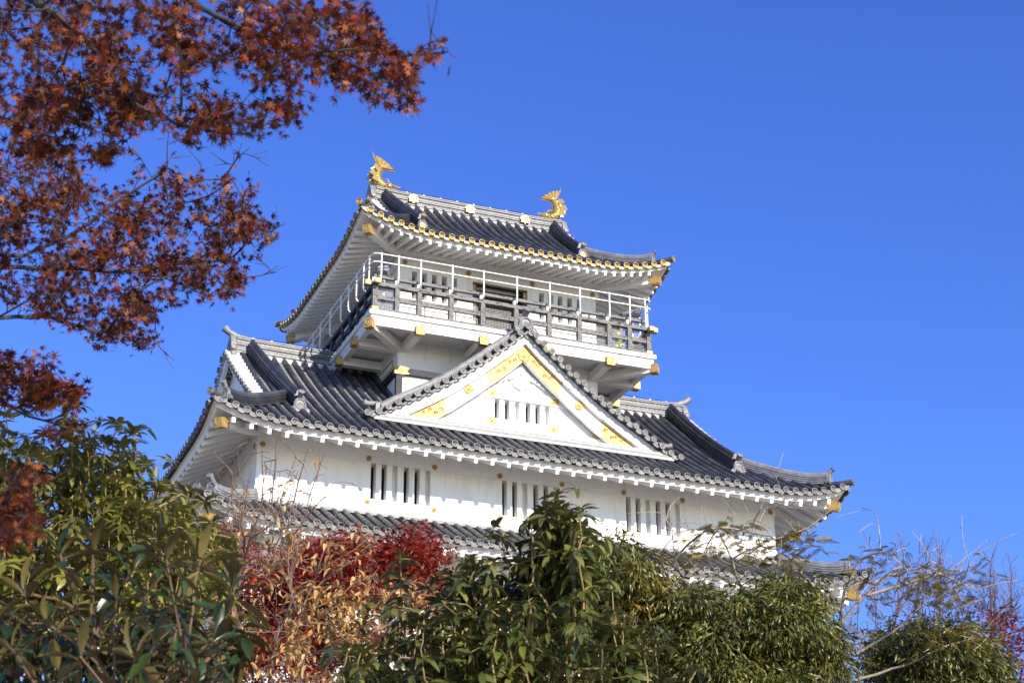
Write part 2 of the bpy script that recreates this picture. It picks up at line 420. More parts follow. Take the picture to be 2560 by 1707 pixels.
def zigzag(mb, path, n_out, step, h, up, off):
    path = [V(p) for p in path]; a, b = path[0], path[-1]; d = b-a; k = int(d.length/step)
    pts = []
    for j in range(2*k+1): pts.append(a + d*(j/(2*k)) + V((0,0,up+(h/2 if j % 2 else -h/2))) + V(n_out)*off)
    for j in range(2*k): mb.bar(pts[j], pts[j+1], .018, .02, up=V(n_out))

def main_ridge(rf, name, z0, ztop, half, gold=False):
    mb = MB(); h = ztop - z0 - .07; w = .25
    xs = [-half + 2*half*i/24 for i in range(25)]
    path = [V((x, 0, z0 + .05*(abs(x)/half)**6)) for x in xs]
    y = 0; sec = []
    lay = [(.0, .0), (.0, .05), (-.03, .052), (-.03, .075), (-.0, .077), (-.0, .115), (-.06, .118), (-.06, .245), (-.015, .247), (-.015, .285), (-.04, .287), (-.04, .305), (-.02, .307), (-.02, .335), (-.075, .337), (-.075, .425), (-.03, .427), (-.03, .46), (-.055, .462), (-.055, .48), (-.03, .482), (-.03, .512), (-.06, .514)]
    k = h/.53
    rt = [(w+a, b*k) for a, b in lay]
    cap = [(.085*math.cos(R(-10+200*j/8))*1.3, h-.02+.085*math.sin(R(-10+200*j/8))) for j in range(9)]
    sec = rt + cap + [(-a, b) for a, b in rt][::-1]
    mb.mat(0).sweep(path, sec)
    for sy in (-1, 1):
        n = V((0, sy, 0))
        ring_row(mb.mat(0), path, n, .155, .062, up=.18*k, off=w-.06)
        zigzag(mb.mat(0), path, n, .14, .055*k, .381*k, w-.07)
    # lightning cable blocks
    for j in range(int(half*2/.55)):
        x = -half+.5+j*.55
        if abs(x) < half-.2: mb.mat(1).box(x-.03, x+.03, -.03, .03, ztop-.02, ztop+.055)
    mb.mat(2).tube([(x, 0, ztop+.06+.01*math.sin(x*5)) for x in xs[1:-1]], .008, seg=4)
    o = mb.build(name, ['ridge', 'mortar', 'black_metal'], keep, sharp=30)
    # end plates with side scroll tiles
    for sx in (-1, 1):
        q = MB(); x = sx*(half+.02); zb = z0-.12; f = V((sx, 0, 0))
        out = [(-.30, 0), (-.34, .12), (-.27, .2), (-.27, .42), (-.2, .60), (-.1, .72), (0, .75), (.1, .72), (.2, .6), (.27, .42), (.27, .2), (.34, .12), (.30, 0)]
        q.mat(0).prism([(x-.0*sx, a, zb+b) for a, b in (out if sx < 0 else out[::-1])], f, .16)
        for sy in (-1, 1):
            for kk, (yy, zz, rr) in enumerate(((.33, .28, .085), (.33, .10, .07))):
                q.lathe((x+sx*.09, sy*yy, zb+zz), (0, sy, 0), [(rr, -.18), (rr, .02), (rr*.7, .03), (rr*.6, .015), (.001, .02)], seg=12)
        q.mat(1).lathe((x+sx*.16, 0, zb+.36), f, [(.15, -.02), (.15, .02), (.12, .024), (.115, .008), (.04, .01), (.001, .02)], seg=18)
        if not gold:
            q.mat(0).tube([(x-sx*.35, 0, ztop-.03), (x-sx*.05, 0, ztop+.02), (x+sx*.18, 0, ztop+.12), (x+sx*.33, 0, ztop+.24)], [.085, .09, .095, .12], seg=12)
        q.build('ridge_end_plate', ['ridge', 'gold' if gold else 'tile_end'], o, sharp=35)
    return o

def desc_ridges(rf, parent, xd, ytop, sfoot, gold, sh):
    """descending ridges beside the gables, hip ridges at the corners, their end tiles"""
    for sx in (-1, 1):
        for side in 'FB':
            sg = sx if side == 'F' else -sx
            n = 22; path = []
            t0 = sfoot+.12; t1 = rf.d-ytop
            for i in range(n+1):
                t = t0+(t1-t0)*i/n; u = sg*(xd + .28*(i/n)**1.5)
                path.append(rf.P(side, u, t, -.02))
            mb = MB(); mb.sweep(path, ridge_sec(.15*sh, .46*sh, lay=5))
            o = mb.build('descending_ridge', ['tile'], parent, sharp=30)
            if not (side == 'B' and sx > 0):
                f = rf.out(side); p = rf.P(side, sg*xd, sfoot, -.03)
                oni(parent, p, f, .92*sh, gold)
            # hip ridge
            tin = rf.a-rf.xg-.02; pa = []; m = 18
            for i in range(m+1):
                t = .42+(tin+.28-.42)*i/m; c = t
                z = rf.h(side, sg*(rf.a-t), t); x_, y_ = sx*(rf.a-t), (-1 if side == 'F' else 1)*(rf.d-t)
                up = .07*max(0, 1-i/6)**2
                pa.append(V((x_, y_, z-.03+up)))
            mb = MB(); mb.mat(0).sweep(pa, ridge_sec(.14*sh, .26*sh, lay=4))
            dd = (pa[0]-pa[-1]); dd.z = 0; dd.normalize(); nn = dd.cross(V((0,0,1))).normalized()
            for s2 in (-1, 1): ring_row(mb.mat(0), pa, nn*s2, .085, .034, up=.135*sh, off=.10*sh)
            mb.build('hip_ridge', ['ridge' if sx > 0 else 'tile'], parent, sharp=30)  # west ridges use the darker tile, their shade put into the colour
            if not (side == 'B' and sx > 0):
                oni(parent, pa[0]+dd*.02+V((0,0,-.02)), dd, .80*sh, gold)
                # corner tile with its round end
                q = MB(); a_ = pa[0]+V((0,0,.0)); e_ = V((sx*(rf.a+.0), (-1 if side == 'F' else 1)*rf.d, rf.z+rf.lift+.06))
                q.mat(0).tube([a_-dd*.1, a_.lerp(e_, .6)-V((0,0,.02)), e_+dd*.06], [.075, .08, .09], seg=12)
                dq = (e_+dd*.06-a_).normalized(); disc(q, e_+dd*.07, dq, .098, 1)
                # curved lip tiles either side of the corner
                for s2, hd in ((-1, V((-sx, 0, 0))), (1, V((0, 1 if side == 'F' else -1, 0)))):
                    nf = V((0, -1 if side == 'F' else 1, 0)) if s2 < 0 else V((sx, 0, 0))
                    top = [e_+hd*(.02+.05*j)-V((0,0,.07+.030*j-.006*j*j)) for j in range(5)]
                    vs = top+[p-V((0,0,.055)) for p in top]+[p-nf*.1 for p in top]+[p-nf*.1-V((0,0,.055)) for p in top]
                    q.mat(2 if gold else 1).add(vs, [[j, j+1, 6+j, 5+j] for j in range(4)]+[[10+j, 11+j, j+1, j] for j in range(4)]+[[5+j, 6+j, 16+j, 15+j] for j in range(4)])
                q.build('corner_tile', ['tile', 'gold' if gold else 'tile_end', 'gold'], parent, sharp=40)

def verge(rf, parent, x0, x1, gold, tmin, wall):
    """gable ends of a hip-and-gable roof: short verge tiles, bargeboards and the gable wall"""
    for sx in (-1, 1):
        mb = MB()
        for side in 'FB':
            sg = sx if side == 'F' else -sx
            t = tmin; od = V((sx, 0, 0))
            while t < rf.d-.1:
                k = (t-tmin)/(rf.d-tmin); xo = x1+.06*k
                a_ = rf.P(side, sg*x0, t, -.025); b_ = rf.P(side, sg*xo, t, -.05)
                mb.mat(2).tube([a_, b_], [.074, .084], seg=10)
                disc(mb, b_+od*.005, od, .09, 1 if not gold else 3, relief=False)
                p0 = rf.P(side, sg*x0, t+.15, -.05); p1 = rf.P(side, sg*xo, t+.15, -.06)
                mb.mat(2).bar(p0, p1, .17, .05)
                t += .27
        o = mb.build('verge_tiles', ['tile', 'tile_end', 'verge', 'gold'], parent, sharp=40)
        mb = MB()
        for side in 'FB':
            sg = sx if side == 'F' else -sx
            n = 16; a_ = []; 
            for i in range(n+1):
                t = tmin+(rf.d-tmin)*i/n; a_.append(rf.P(side, sg*(x1-.1), t, -.07))
            mb.mat(0).sweep(a_, [(.05, 0), (.05, -.30), (-.05, -.30), (-.05, 0)])
        poly = []
        yb = rf.d-tmin-.05
        for i in range(13):
            y = -yb+2*yb*i/12; poly.append(V((sx*wall, y, rf.z+rf.prof(rf.d-abs(y))-.1)))
        poly += [V((sx*wall, yb, rf.z+rf.prof(tmin)-.25)), V((sx*wall, -yb, rf.z+rf.prof(tmin)-.25))]
        mb.prism(poly if sx > 0 else poly[::-1], (-sx, 0, 0), .2)
        # gilded pattern plate low on the board
        for s2 in (-1, 1):
            y0, y1 = (rf.d-tmin-.25)*s2, (rf.d-tmin-1.35)*s2
            q = [V((sx*(x1-.04), y, rf.z+rf.prof(rf.d-abs(y))-dz)) for y, dz in ((y0, .10), (y1, .10), (y1*.9, .24), (y1, .36), (y0, .36))]
            mb.mat(1).prism(q, (sx, 0, 0), .012)
        mb.build('gable_board', ['timber', 'old_gold'], parent, sharp=30)

# ---------------------------------------------------------------- the three roofs
random.seed(5)
TOP = Roof(4.79, 4.31, 25.66, .56, .047, .51, 2.59, 2.2, 4.3, xg=2.88)
MAIN = Roof(9.0, 6.36, 18.65, .58, .0205, .43, 2.1, 2.6, 6.3, xg=6.85)
LOW = Roof(9.224, 6.63, 16.015, .53, .018, .486, 2.324, 2.6, 1.84)

low_roof = tile_roof(LOW, 'lower_roof')
main_roof = tile_roof(MAIN, 'main_roof')
top_roof = tile_roof(TOP, 'top_roof', gold=True)
eave(LOW, low_roof, 1.60, 16.42, .4525, maxr=15)
eave(MAIN, main_roof, 1.57, 19.05, .4525, maxr=38)
eave(TOP, top_roof, 1.65, 25.93, .283, fas=(.05, .11, -.085, -.20), rw=.085, rh=.10, endmat='pink_gold', maxr=47)
main_ridge(MAIN, 'main_ridge', 22.98, 23.58, 7.08)
main_ridge(TOP, 'top_ridge', 28.69, 29.28, 3.08, gold=True)
desc_ridges(MAIN, main_roof, 6.37, .32, 1.56, False, 1.0)
desc_ridges(TOP, top_roof, 2.52, .32, 1.31, True, .86)
verge(MAIN, main_roof, 7.0, 7.36, False, 2.35, 7.0)
verge(TOP, top_roof, 3.0, 3.27, True, 1.95, 3.0)
# hip ridges of the lower roof
for sx in (-1, 1):
    for sy in (-1, 1):
        pa = []
        for i in range(15):
            t = .42+(1.8-.42)*i/14; pa.append(V((sx*(LOW.a-t), sy*(LOW.d-t), LOW.h('F', LOW.a-t, t)-.03+.07*max(0, 1-i/5)**2)))
        mb = MB(); mb.sweep(pa, ridge_sec(.14, .26)); dd = (pa[0]-pa[-1]); dd.z = 0; dd.normalize(); nn = dd.cross(V((0,0,1)))
        for s2 in (-1, 1): ring_row(mb, pa, nn*s2, .085, .034, up=.135, off=.10)
        mb.build('hip_ridge', ['ridge'], low_roof, sharp=30)
        if sy < 0 or sx < 0:
            oni(low_roof, pa[0]+dd*.02-V((0,0,.02)), dd, .85)
            q = MB(); e_ = V((sx*LOW.a, sy*LOW.d, LOW.z+LOW.lift+.06)); q.mat(0).tube([pa[0]-dd*.1, pa[0].lerp(e_, .6)-V((0,0,.02)), e_+dd*.06], [.075, .08, .09], seg=12)
            disc(q, e_+dd*.07, (e_+dd*.06-pa[0]).normalized(), .098, 1); q.build('corner_tile', ['tile', 'tile_end'], low_roof, sharp=40)
# flashing where the lower roof meets the wall
mb = MB()
for (x0, x1, y0, y1) in ((-7.56, 7.56, -4.93, -4.80), (-7.56, -7.425, -4.80, 4.8), (7.425, 7.56, -4.80, 4.8)):
    mb.mat(0).box(x0, x1, y0, y1, 17.0, 17.075); mb.mat(1).box(x0+.02, x1-.02, y0+.015, y1, 17.075, 17.11)
mb.build('wall_flashing', ['ridge', 'mortar'], low_roof, smooth=False)

# ---------------------------------------------------------------- walls
def wall_with_holes(name, x0, x1, y, z0, z1, holes, depth, mats, back=None):
    """front wall (facing -Y) as one mesh with rectangular openings"""
    mb = MB(); xs = sorted({x0, x1} | {h[0] for h in holes} | {h[1] for h in holes}); zs = sorted({z0, z1} | {h[2] for h in holes} | {h[3] for h in holes})
    inside = lambda x, z: any(h[0] < x < h[1] and h[2] < z < h[3] for h in holes)
    for i in range(len(xs)-1):
        for j in range(len(zs)-1):
            if not inside((xs[i]+xs[i+1])/2, (zs[j]+zs[j+1])/2):
                mb.add([(xs[i], y, zs[j]), (xs[i+1], y, zs[j]), (xs[i+1], y, zs[j+1]), (xs[i], y, zs[j+1])], [[0,1,2,3]])
    for h in holes:
        a, b, c, d = h; w = y+depth
        mb.add([(a,y,c),(b,y,c),(b,y,d),(a,y,d),(a,w,c),(b,w,c),(b,w,d),(a,w,d)], [[0,4,5,1],[1,5,6,2],[2,6,7,3],[3,7,4,0]])
    if back is not None:   # the other three sides and the top of the storey
        mb.add([(x0,y,z0),(x0,back,z0),(x0,back,z1),(x0,y,z1)], [[0,3,2,1]][::1]); mb.add([(x1,y,z0),(x1,back,z0),(x1,back,z1),(x1,y,z1)], [[0,1,2,3]])
        mb.add([(x0,back,z0),(x1,back,z0),(x1,back,z1),(x0,back,z1)], [[0,3,2,1]]); mb.add([(x0,y,z1),(x1,y,z1),(x1,back,z1),(x0,back,z1)], [[0,1,2,3]])
    return mb.build(name, mats, keep, smooth=False)

def slot_window(parent, xs, w, y, z0, z1, depth, slot_depth, shut=()):
    """a group of narrow upright openings between plaster bars; xs = left edges of the slots"""
    a, b = xs[0]-.0, xs[-1]+w
    fr = MB()
    for i in range(len(xs)-1):
        fr.mat(0).box(xs[i]+w, xs[i+1], y+.004, y+slot_depth, z0, z1)
    o = fr.build('lattice_window', ['plaster'], parent, smooth=False)
    q = MB()
    for i, x in enumerate(xs):
        if i in shut:
            q.mat(1).box(x+.03, x+w, y+slot_depth*.80, y+slot_depth*.86, z0, z1)
        q.mat(0).add([(x, y+depth-.005, z0), (x+w, y+depth-.005, z0), (x+w, y+depth-.005, z1), (x, y+depth-.005, z1)], [[0,1,2,3]])
    q.build('window_opening', ['dark', 'plaster'], o, smooth=False)
    return o

def rosette(parent, c, n, r=.085, name='rosette', m='gold'):
    mb = MB(); n = V(n); a = n.cross(V((0,0,1))).normalized(); b = a.cross(n)
    mb.lathe(c, n, [(r, -.01), (r, .012), (r*.8, .02), (r*.7, .012), (r*.4, .016), (r*.28, .04), (.001, .05)], seg=16)
    for k in range(6):
        t = math.pi*k/3; p = V(c)+a*(r*.62*math.cos(t))+b*(r*.62*math.sin(t))+n*.01
        mb.lathe(p, n, [(r*.22, -.004), (r*.16, .016), (.001, .02)], seg=6)
    return mb.build(name, [m], parent, sharp=35)

# middle storey
Y2, X2 = -4.79, 7.412
W3 = [(-4.407+.296*k+(.016 if k > 2 else 0)) for k in range(6)]
W3 = [[x0+d for d in (0, .289, .583, .895, 1.188, 1.482)] for x0 in (-4.407, -.775, 2.838)]
holes = [(w[0], w[-1]+.145, 17.478, 18.455) for w in W3]
mid = wall_with_holes('middle_wall', -X2, X2, Y2, 16.2, 19.10, holes, .34, ['plaster'], back=4.79)
for w in W3: slot_window(mid, w, .145, Y2, 17.478, 18.455, .34, .24, shut=(2, 5))
mb = MB()   # raised bands
mb.box(-X2-.025, X2+.025, Y2-.028, Y2-.002, 18.458, 18.64); mb.box(-X2-.025, -X2-.002, Y2, 4.8, 18.458, 18.64); mb.box(X2+.002, X2+.025, Y2, 4.8, 18.458, 18.64)
mb.box(-X2-.02, X2+.02, Y2-.022, Y2-.002, 17.10, 17.16)
mb.box(-X2-.02, X2+.02, Y2-.012, Y2-.001, 17.28, 17.47)
mb.build('wall_band', ['timber'], mid, smooth=False)
rx = [-7.29, -4.483, -2.68, -.85, .936, 2.76, 4.544, 7.295]
for x in rx: rosette(mid, (x, Y2-.03, 18.555), (0, -1, 0), .075)
for x in rx[1:-1]: rosette(mid, (x, Y2-.012, 17.389), (0, -1, 0), .07)
for y in (-4.6, -2.2, -.4): rosette(mid, (-X2-.026, y, 18.555), (-1, 0, 0), .075)
# shaded west side: slots
q = MB()
for y0 in (-2.0, 1.2):
    for k in range(4): q.mat(0).box(-X2-.01, -X2+.02, y0+k*.29, y0+k*.29+.15, 17.5, 18.4)
q.build('side_window', ['pane'], mid, smooth=False)

# lower storey, brackets and stone base
mb = MB(); mb.box(-7.62, 7.62, -5.03, 5.03, 11.5, 16.45); lw = mb.build('lower_wall', ['plaster'], keep, smooth=False)
for k in range(9):
    x = -7.2+k*1.8
    q = MB(); q.prism([(x-.2, -5.03, 16.2), (x-.2, -6.05, 15.80), (x-.2, -6.05, 15.66), (x-.2, -5.03, 15.46)], (1, 0, 0), .4); q.build('eave_bracket', ['timber'], lw, smooth=False)
mb = MB()
b0 = [(-9.6, -7.2, 5.0), (9.6, -7.2, 5.0), (9.6, 7.2, 5.0), (-9.6, 7.2, 5.0)]; b1 = [(-7.7, -5.1, 11.5), (7.7, -5.1, 11.5), (7.7, 5.1, 11.5), (-7.7, 5.1, 11.5)]
mb.add(b0+b1, [[0,1,5,4],[1,2,6,5],[2,3,7,6],[3,0,4,7],[4,5,6,7]]); mb.build('stone_base', ['stone'], keep, smooth=False)

# top storey
Y1, X1 = -2.66, 3.06
SL = [-2.692, -2.388, -2.087, -1.782, -1.469]; SR = [1.243, 1.55, 1.842, 2.147, 2.46]
hl = [(SL[0], SL[-1]+.155, 24.40, 25.262), (SR[0], SR[-1]+.155, 24.40, 25.262), (-.833, .877, 23.2, 25.27)]
top = wall_with_holes('top_wall', -X1, X1, Y1, 21.0, 26.02, hl, .42, ['plaster'], back=2.66)
slot_window(top, SL, .155, Y1, 24.40, 25.262, .42, .26)
slot_window(top, SR, .155, Y1, 24.40, 25.262, .42, .26)
mb = MB()
mb.box(-X1-.09, X1+.09, Y1-.035, Y1-.002, 25.385, 25.58); mb.box(-X1-.09, -X1-.002, Y1, 2.66, 25.385, 25.58); mb.box(X1+.002, X1+.09, Y1, 2.66, 25.385, 25.58)
mb.build('wall_band', ['timber'], top, smooth=False)
mb = MB(); mb.box(-X1-.14, X1+.14, Y1-.16, Y1-.002, 25.73, 25.93); mb.box(-X1-.14, -X1-.002, Y1, 2.66, 25.73, 25.93); mb.box(X1+.002, X1+.14, Y1, 2.66, 25.73, 25.93)
mb.build('wall_plate', ['timber'], top, smooth=False)
for x in (-2.927, -.983, 1.019, 2.948): rosette(top, (x, Y1-.037, 25.484), (0, -1, 0), .082)
rosette(top, (-X1-.092, -1.2, 25.484), (-1, 0, 0), .082)
# doorway
mb = MB()
mb.mat(0).add([(-.833, Y1+.41, 23.2), (.877, Y1+.41, 23.2), (.877, Y1+.41, 25.27), (-.833, Y1+.41, 25.27)], [[0,1,2,3]])
mb.mat(1).box(-.832, -.70, Y1+.06, Y1+.2, 23.2, 25.268); mb.box(.745, .876, Y1+.06, Y1+.2, 23.2, 25.268); mb.box(-.70, .745, Y1+.08, Y1+.2, 25.225, 25.262)
mb.mat(1).box(-.55, -.42, Y1+.2, Y1+.3, 23.2, 24.98); mb.box(.50, .62, Y1+.2, Y1+.3, 23.2, 24.98)
mb.mat(2).box(-.70, .745, Y1+.34, Y1+.40, 25.21, 25.262)
for x in (-.766, .81): mb.mat(3).box(x-.04, x+.04, Y1+.045, Y1+.058, 24.85, 25.2); mb.box(x-.03, x+.03, Y1+.045, Y1+.058, 23.5, 24.1)
mb.build('doorway', ['dark', 'wood_brown', 'timber', 'gold'], top, smooth=False)
# black sill beams with gilded corners at the tower foot
mb = MB()
for (x0, x1, y0, y1) in ((-X1-.06, X1+.06, Y1-.10, Y1-.002), (-X1-.10, -X1-.002, Y1-.10, 1.5), (X1+.002, X1+.10, Y1-.10, 1.5)): mb.mat(0).box(x0, x1, y0, y1, 21.99, 22.18)
for sx in (-1, 1):
    x = sx*(X1-.02); mb.mat(1).box(x-.14, x+.14, Y1-.125, Y1+.02, 21.97, 22.20)
    mb.mat(0).box(x-.09, x+.09, Y1-.115, Y1-.003, 21.2, 21.97)
    mb.mat(1).prism([(x-sx*.14, Y1-.122, 22.2), (x-sx*.30, Y1-.122, 22.17), (x-sx*.22, Y1-.122, 22.08), (x-sx*.3, Y1-.122, 22.0), (x-sx*.14, Y1-.122, 21.97)], (0, 1, 0), .02)
mb.build('sill_beam', ['black_or_shaded_wood', 'gold'], top, smooth=False)
# dark trim tiles where the tower meets the main roof
for sx in (-1, 1):
    mb = MB()
    pa = [V((sx*(X1+.06), -2.78, MAIN.z+MAIN.prof(MAIN.d-2.78)+.06)), V((sx*(X1+.06), -.5, MAIN.z+MAIN.prof(MAIN.d-.5)+.08))]
    mb.sweep(pa, [(.09, 0), (.09, .10), (-.09, .10), (-.09, 0)])
    mb.build('roof_trim', ['tile'], main_roof, smooth=False)

# ---------------------------------------------------------------- balcony
BX, BY = 4.33, 4.0
mb = MB(); mb.box(-BX, BX, -BY, BY, 23.09, 23.21); bal = mb.build('balcony_floor', ['worn_white'], keep, smooth=False)
mb = MB(); mb.mat(1).box(-BX+.01, BX-.01, -BY+.01, BY-.01, 23.212, 23.235); mb.build('floor_planks', ['worn_white', 'grey_wood'], bal, smooth=False)
for (a, b, nm) in (((-BX+.06, -BX+.06+.16, -BY+.06, BY-.06), 0, 'x'), ((BX-.22, BX-.06, -BY+.06, BY-.06), 0, 'x'), ((-BX+.22, BX-.22, -BY+.06, -BY+.22), 0, 'y'), ((-BX+.22, BX-.22, BY-.22, BY-.06), 0, 'y')):
    q = MB(); q.box(a[0], a[1], a[2], a[3], 22.78, 23.088); q.build('edge_beam', ['worn_white'], bal, smooth=False)
mb = MB(); mb.box(-BX+.22, BX-.22, -BY+.22, BY-.22, 23.03, 23.089); mb.build('balcony_soffit', ['timber'], bal, smooth=False)

def bossed_beam(a, b, w=.21, h=.24):
    """cantilever beam from a (in the wall) to b (outer end), with gilded end cap"""
    a = V(a); b = V(b); d = (b-a).normalized(); r = d.cross(V((0,0,1))).normalized(); u = V((0,0,1))
    q = MB(); q.bar(a, b, w, h); o = q.build('joist', ['timber'], bal, smooth=False)
    q = MB(); q.bar(b-d*.11, b+d*.015, w+.03, h+.03)
    for s2 in (-1, 1):
        pl = [(-.11, .5), (-.20, .5), (-.15, .25), (-.22, .0), (-.15, -.25), (-.2, -.5), (-.11, -.5)]
        q.prism([b+d*x+r*(s2*(w/2+.012))+u*(z*h) for x, z in pl], r*s2, .006)
    pl = [(-.11, .5), (-.19, .5), (-.13, .2), (-.22, .0), (-.13, -.2), (-.19, -.5), (-.11, -.5)]
    q.prism([b+d*x+r*(z*w)-u*(h/2+.012) for x, z in pl], -u, .006)
    c = b+d*.015
    q.mat(0).lathe(c, d, [(.09, -.002), (.09, .014), (.074, .016), (.07, .005), (.035, .006), (.024, .016), (.001, .016)], seg=14)
    for k in range(5):
        t = 2*math.pi*k/5; q.lathe(c+d*.003+r*(.052*math.cos(t))+u*(.052*math.sin(t)), d, [(.018, -.003), (.013, .010), (.001, .014)], seg=6)
    q.build('joist_cap', ['gold'], o, sharp=30)
zj = 22.80
for x in (-2.87, -1.0, 1.0, 2.87): bossed_beam((x, -2.66, zj), (x, -4.03, zj))
for y in (-2.60, -1.14, .6, 2.2):
    for sx in (-1, 1): bossed_beam((sx*3.06, y, zj), (sx*4.40, y, zj))
for sx in (-1, 1):
    for sy in (-1, 1): bossed_beam((sx*3.0, sy*2.6, zj), (sx*4.36, sy*3.98, zj), .21, .25)
# open rectangle of thin dark lines on the wall under the west side
mb = MB()
for sx in (-1,):
    mb.mat(1).box(sx*X1-.012, sx*X1-.002, -2.2, -.6, 22.36, 22.38); mb.box(sx*X1-.012, sx*X1-.002, -2.2, -.6, 22.58, 22.60); mb.box(sx*X1-.012, sx*X1-.002, -2.22, -2.2, 22.36, 22.60)
mb.build('wall_lines', ['timber', 'wood_brown'], top, smooth=False)

# wooden rail
px_ = [-4.16, -3.516, -2.867, -1.93, -.99, .02, 1.034, 1.975, 2.905, 3.555, 4.16]
YR = -3.85; XR = 4.16
py_ = [-3.127, -2.45, -1.696, -.95, .132, 1.17, 1.94, 2.63, 3.3]
def post(x, y, m):
    q = MB(); q.box(x-.065, x+.065, y-.065, y+.065, 23.236, 24.0); return q.build('rail_post', [m], bal, smooth=False)
for x in px_: post(x, YR, 'grey_wood')
for y in py_:
    for sx in (-1, 1): post(sx*XR, y, 'black_or_shaded_wood' if sx < 0 else 'grey_wood')  # west posts are coloured dark to stand for shade
def rail(name, a, b, w, h, m):
    q = MB(); q.bar(a, b, w, h); return q.build(name, [m], bal, smooth=False)
rail('handrail', (-4.42, YR, 24.05), (4.42, YR, 24.05), .14, .11, 'grey_wood')
for sx in (-1, 1): rail('handrail', (sx*XR, -4.13, 24.04 if sx < 0 else 23.975), (sx*XR, 3.9, 24.04 if sx < 0 else 23.975), .13, .105, 'black_or_shaded_wood' if sx < 0 else 'grey_wood')  # west handrail likewise carries its shade as a dark colour
for i in range(len(px_)-1): rail('mid_rail', (px_[i]+.065, YR, 23.665), (px_[i+1]-.065, YR, 23.665), .07, .13, 'grey_wood')
rail('bottom_rail', (-4.2, YR-.005, 23.275), (4.2, YR-.005, 23.275), .15, .07, 'grey_wood')
pl = [-3.785]+py_
for sx in (-1, 1):
    for i in range(len(pl)-1): rail('mid_rail', (sx*XR, pl[i]+.065, 23.665), (sx*XR, pl[i+1]-.065, 23.665), .07, .13, 'black_or_shaded_wood' if sx < 0 else 'grey_wood')  # shade of the west mid rails is painted in
    rail('bottom_rail', (sx*XR, -3.78, 23.275), (sx*XR, 3.8, 23.275), .13, .07, 'black_or_shaded_wood' if sx < 0 else 'grey_wood')  # west bottom rail darkened in colour for its shade
# gilded rail ends and post shoes
mb = MB()
for sx in (-1, 1):
    for k_, a_ in enumerate(((*sorted((sx*4.30, sx*4.45)), YR-.085, YR+.085, 23.985, 24.115), (sx*XR-.08, sx*XR+.08, -4.16, -4.03, 23.91 if sx > 0 else 23.98, 24.03 if sx > 0 else 24.10), (sx*XR-.09, sx*XR+.09, YR-.092, YR-.07, 23.236, 23.34))):
        q = MB(); q.box(*a_); q.build('rail_cap', ['gold'], bal, smooth=False)
# second, paler handrail on short white posts
for i in range(len(px_)-1): rail('upper_rail', (px_[i]+.004, -3.74, 24.34), (px_[i+1]-.01, -3.74, 24.34), .10, .085, 'grey_wood')
for x in px_:
    q = MB(); q.box(x-.045, x+.045, -3.78, -3.70, 24.10, 24.296); q.build('upper_post', ['timber'], bal, smooth=False)
# tubular steel safety rail
def steel_post(x, y, n):
    n = V(n); o = V((x, y, 0))+n*.05
    q = MB(); q.tube([V((x, y, 24.11))-n*.06, o-n*.02+V((0,0,24.12)), o+n*.045+V((0,0,24.17)), o+n*.06+V((0,0,24.28)), o+n*.06+V((0,0,24.99))], .024, seg=8); q.build('steel_post', ['steel'], bal)
for x in px_[1:-1]+[-4.02, 4.05]: steel_post(x, YR, (0, -1, 0))
for y in [-3.63]+py_:
    for sx in (-1, 1): steel_post(sx*XR, y, (sx, 0, 0))
for z in (24.70, 24.955):
    ya, xa = YR-.105, XR+.105
    loop = [(-xa, 3.6, z), (-xa, ya+.14, z), (-xa+.04, ya+.04, z), (-xa+.14, ya, z), (xa-.14, ya, z), (xa-.04, ya+.04, z), (xa, ya+.14, z), (xa, 3.6, z)]
    q = MB(); q.tube(loop, .021, seg=8); q.build('steel_rail', ['steel'], bal)
# wire mesh behind the rail
q = MB()
x = -4.08
while x < 4.1:
    q.bar((x, -3.78, 23.24), (x, -3.78, 24.0), .0035, .0035, up=V((0,1,0))); x += .045
z = 23.27
while z < 24.0:
    q.bar((-4.1, -3.78, z), (4.1, -3.78, z), .0035, .0035); z += .045
q.build('wire_mesh', ['wire'], bal, smooth=False)

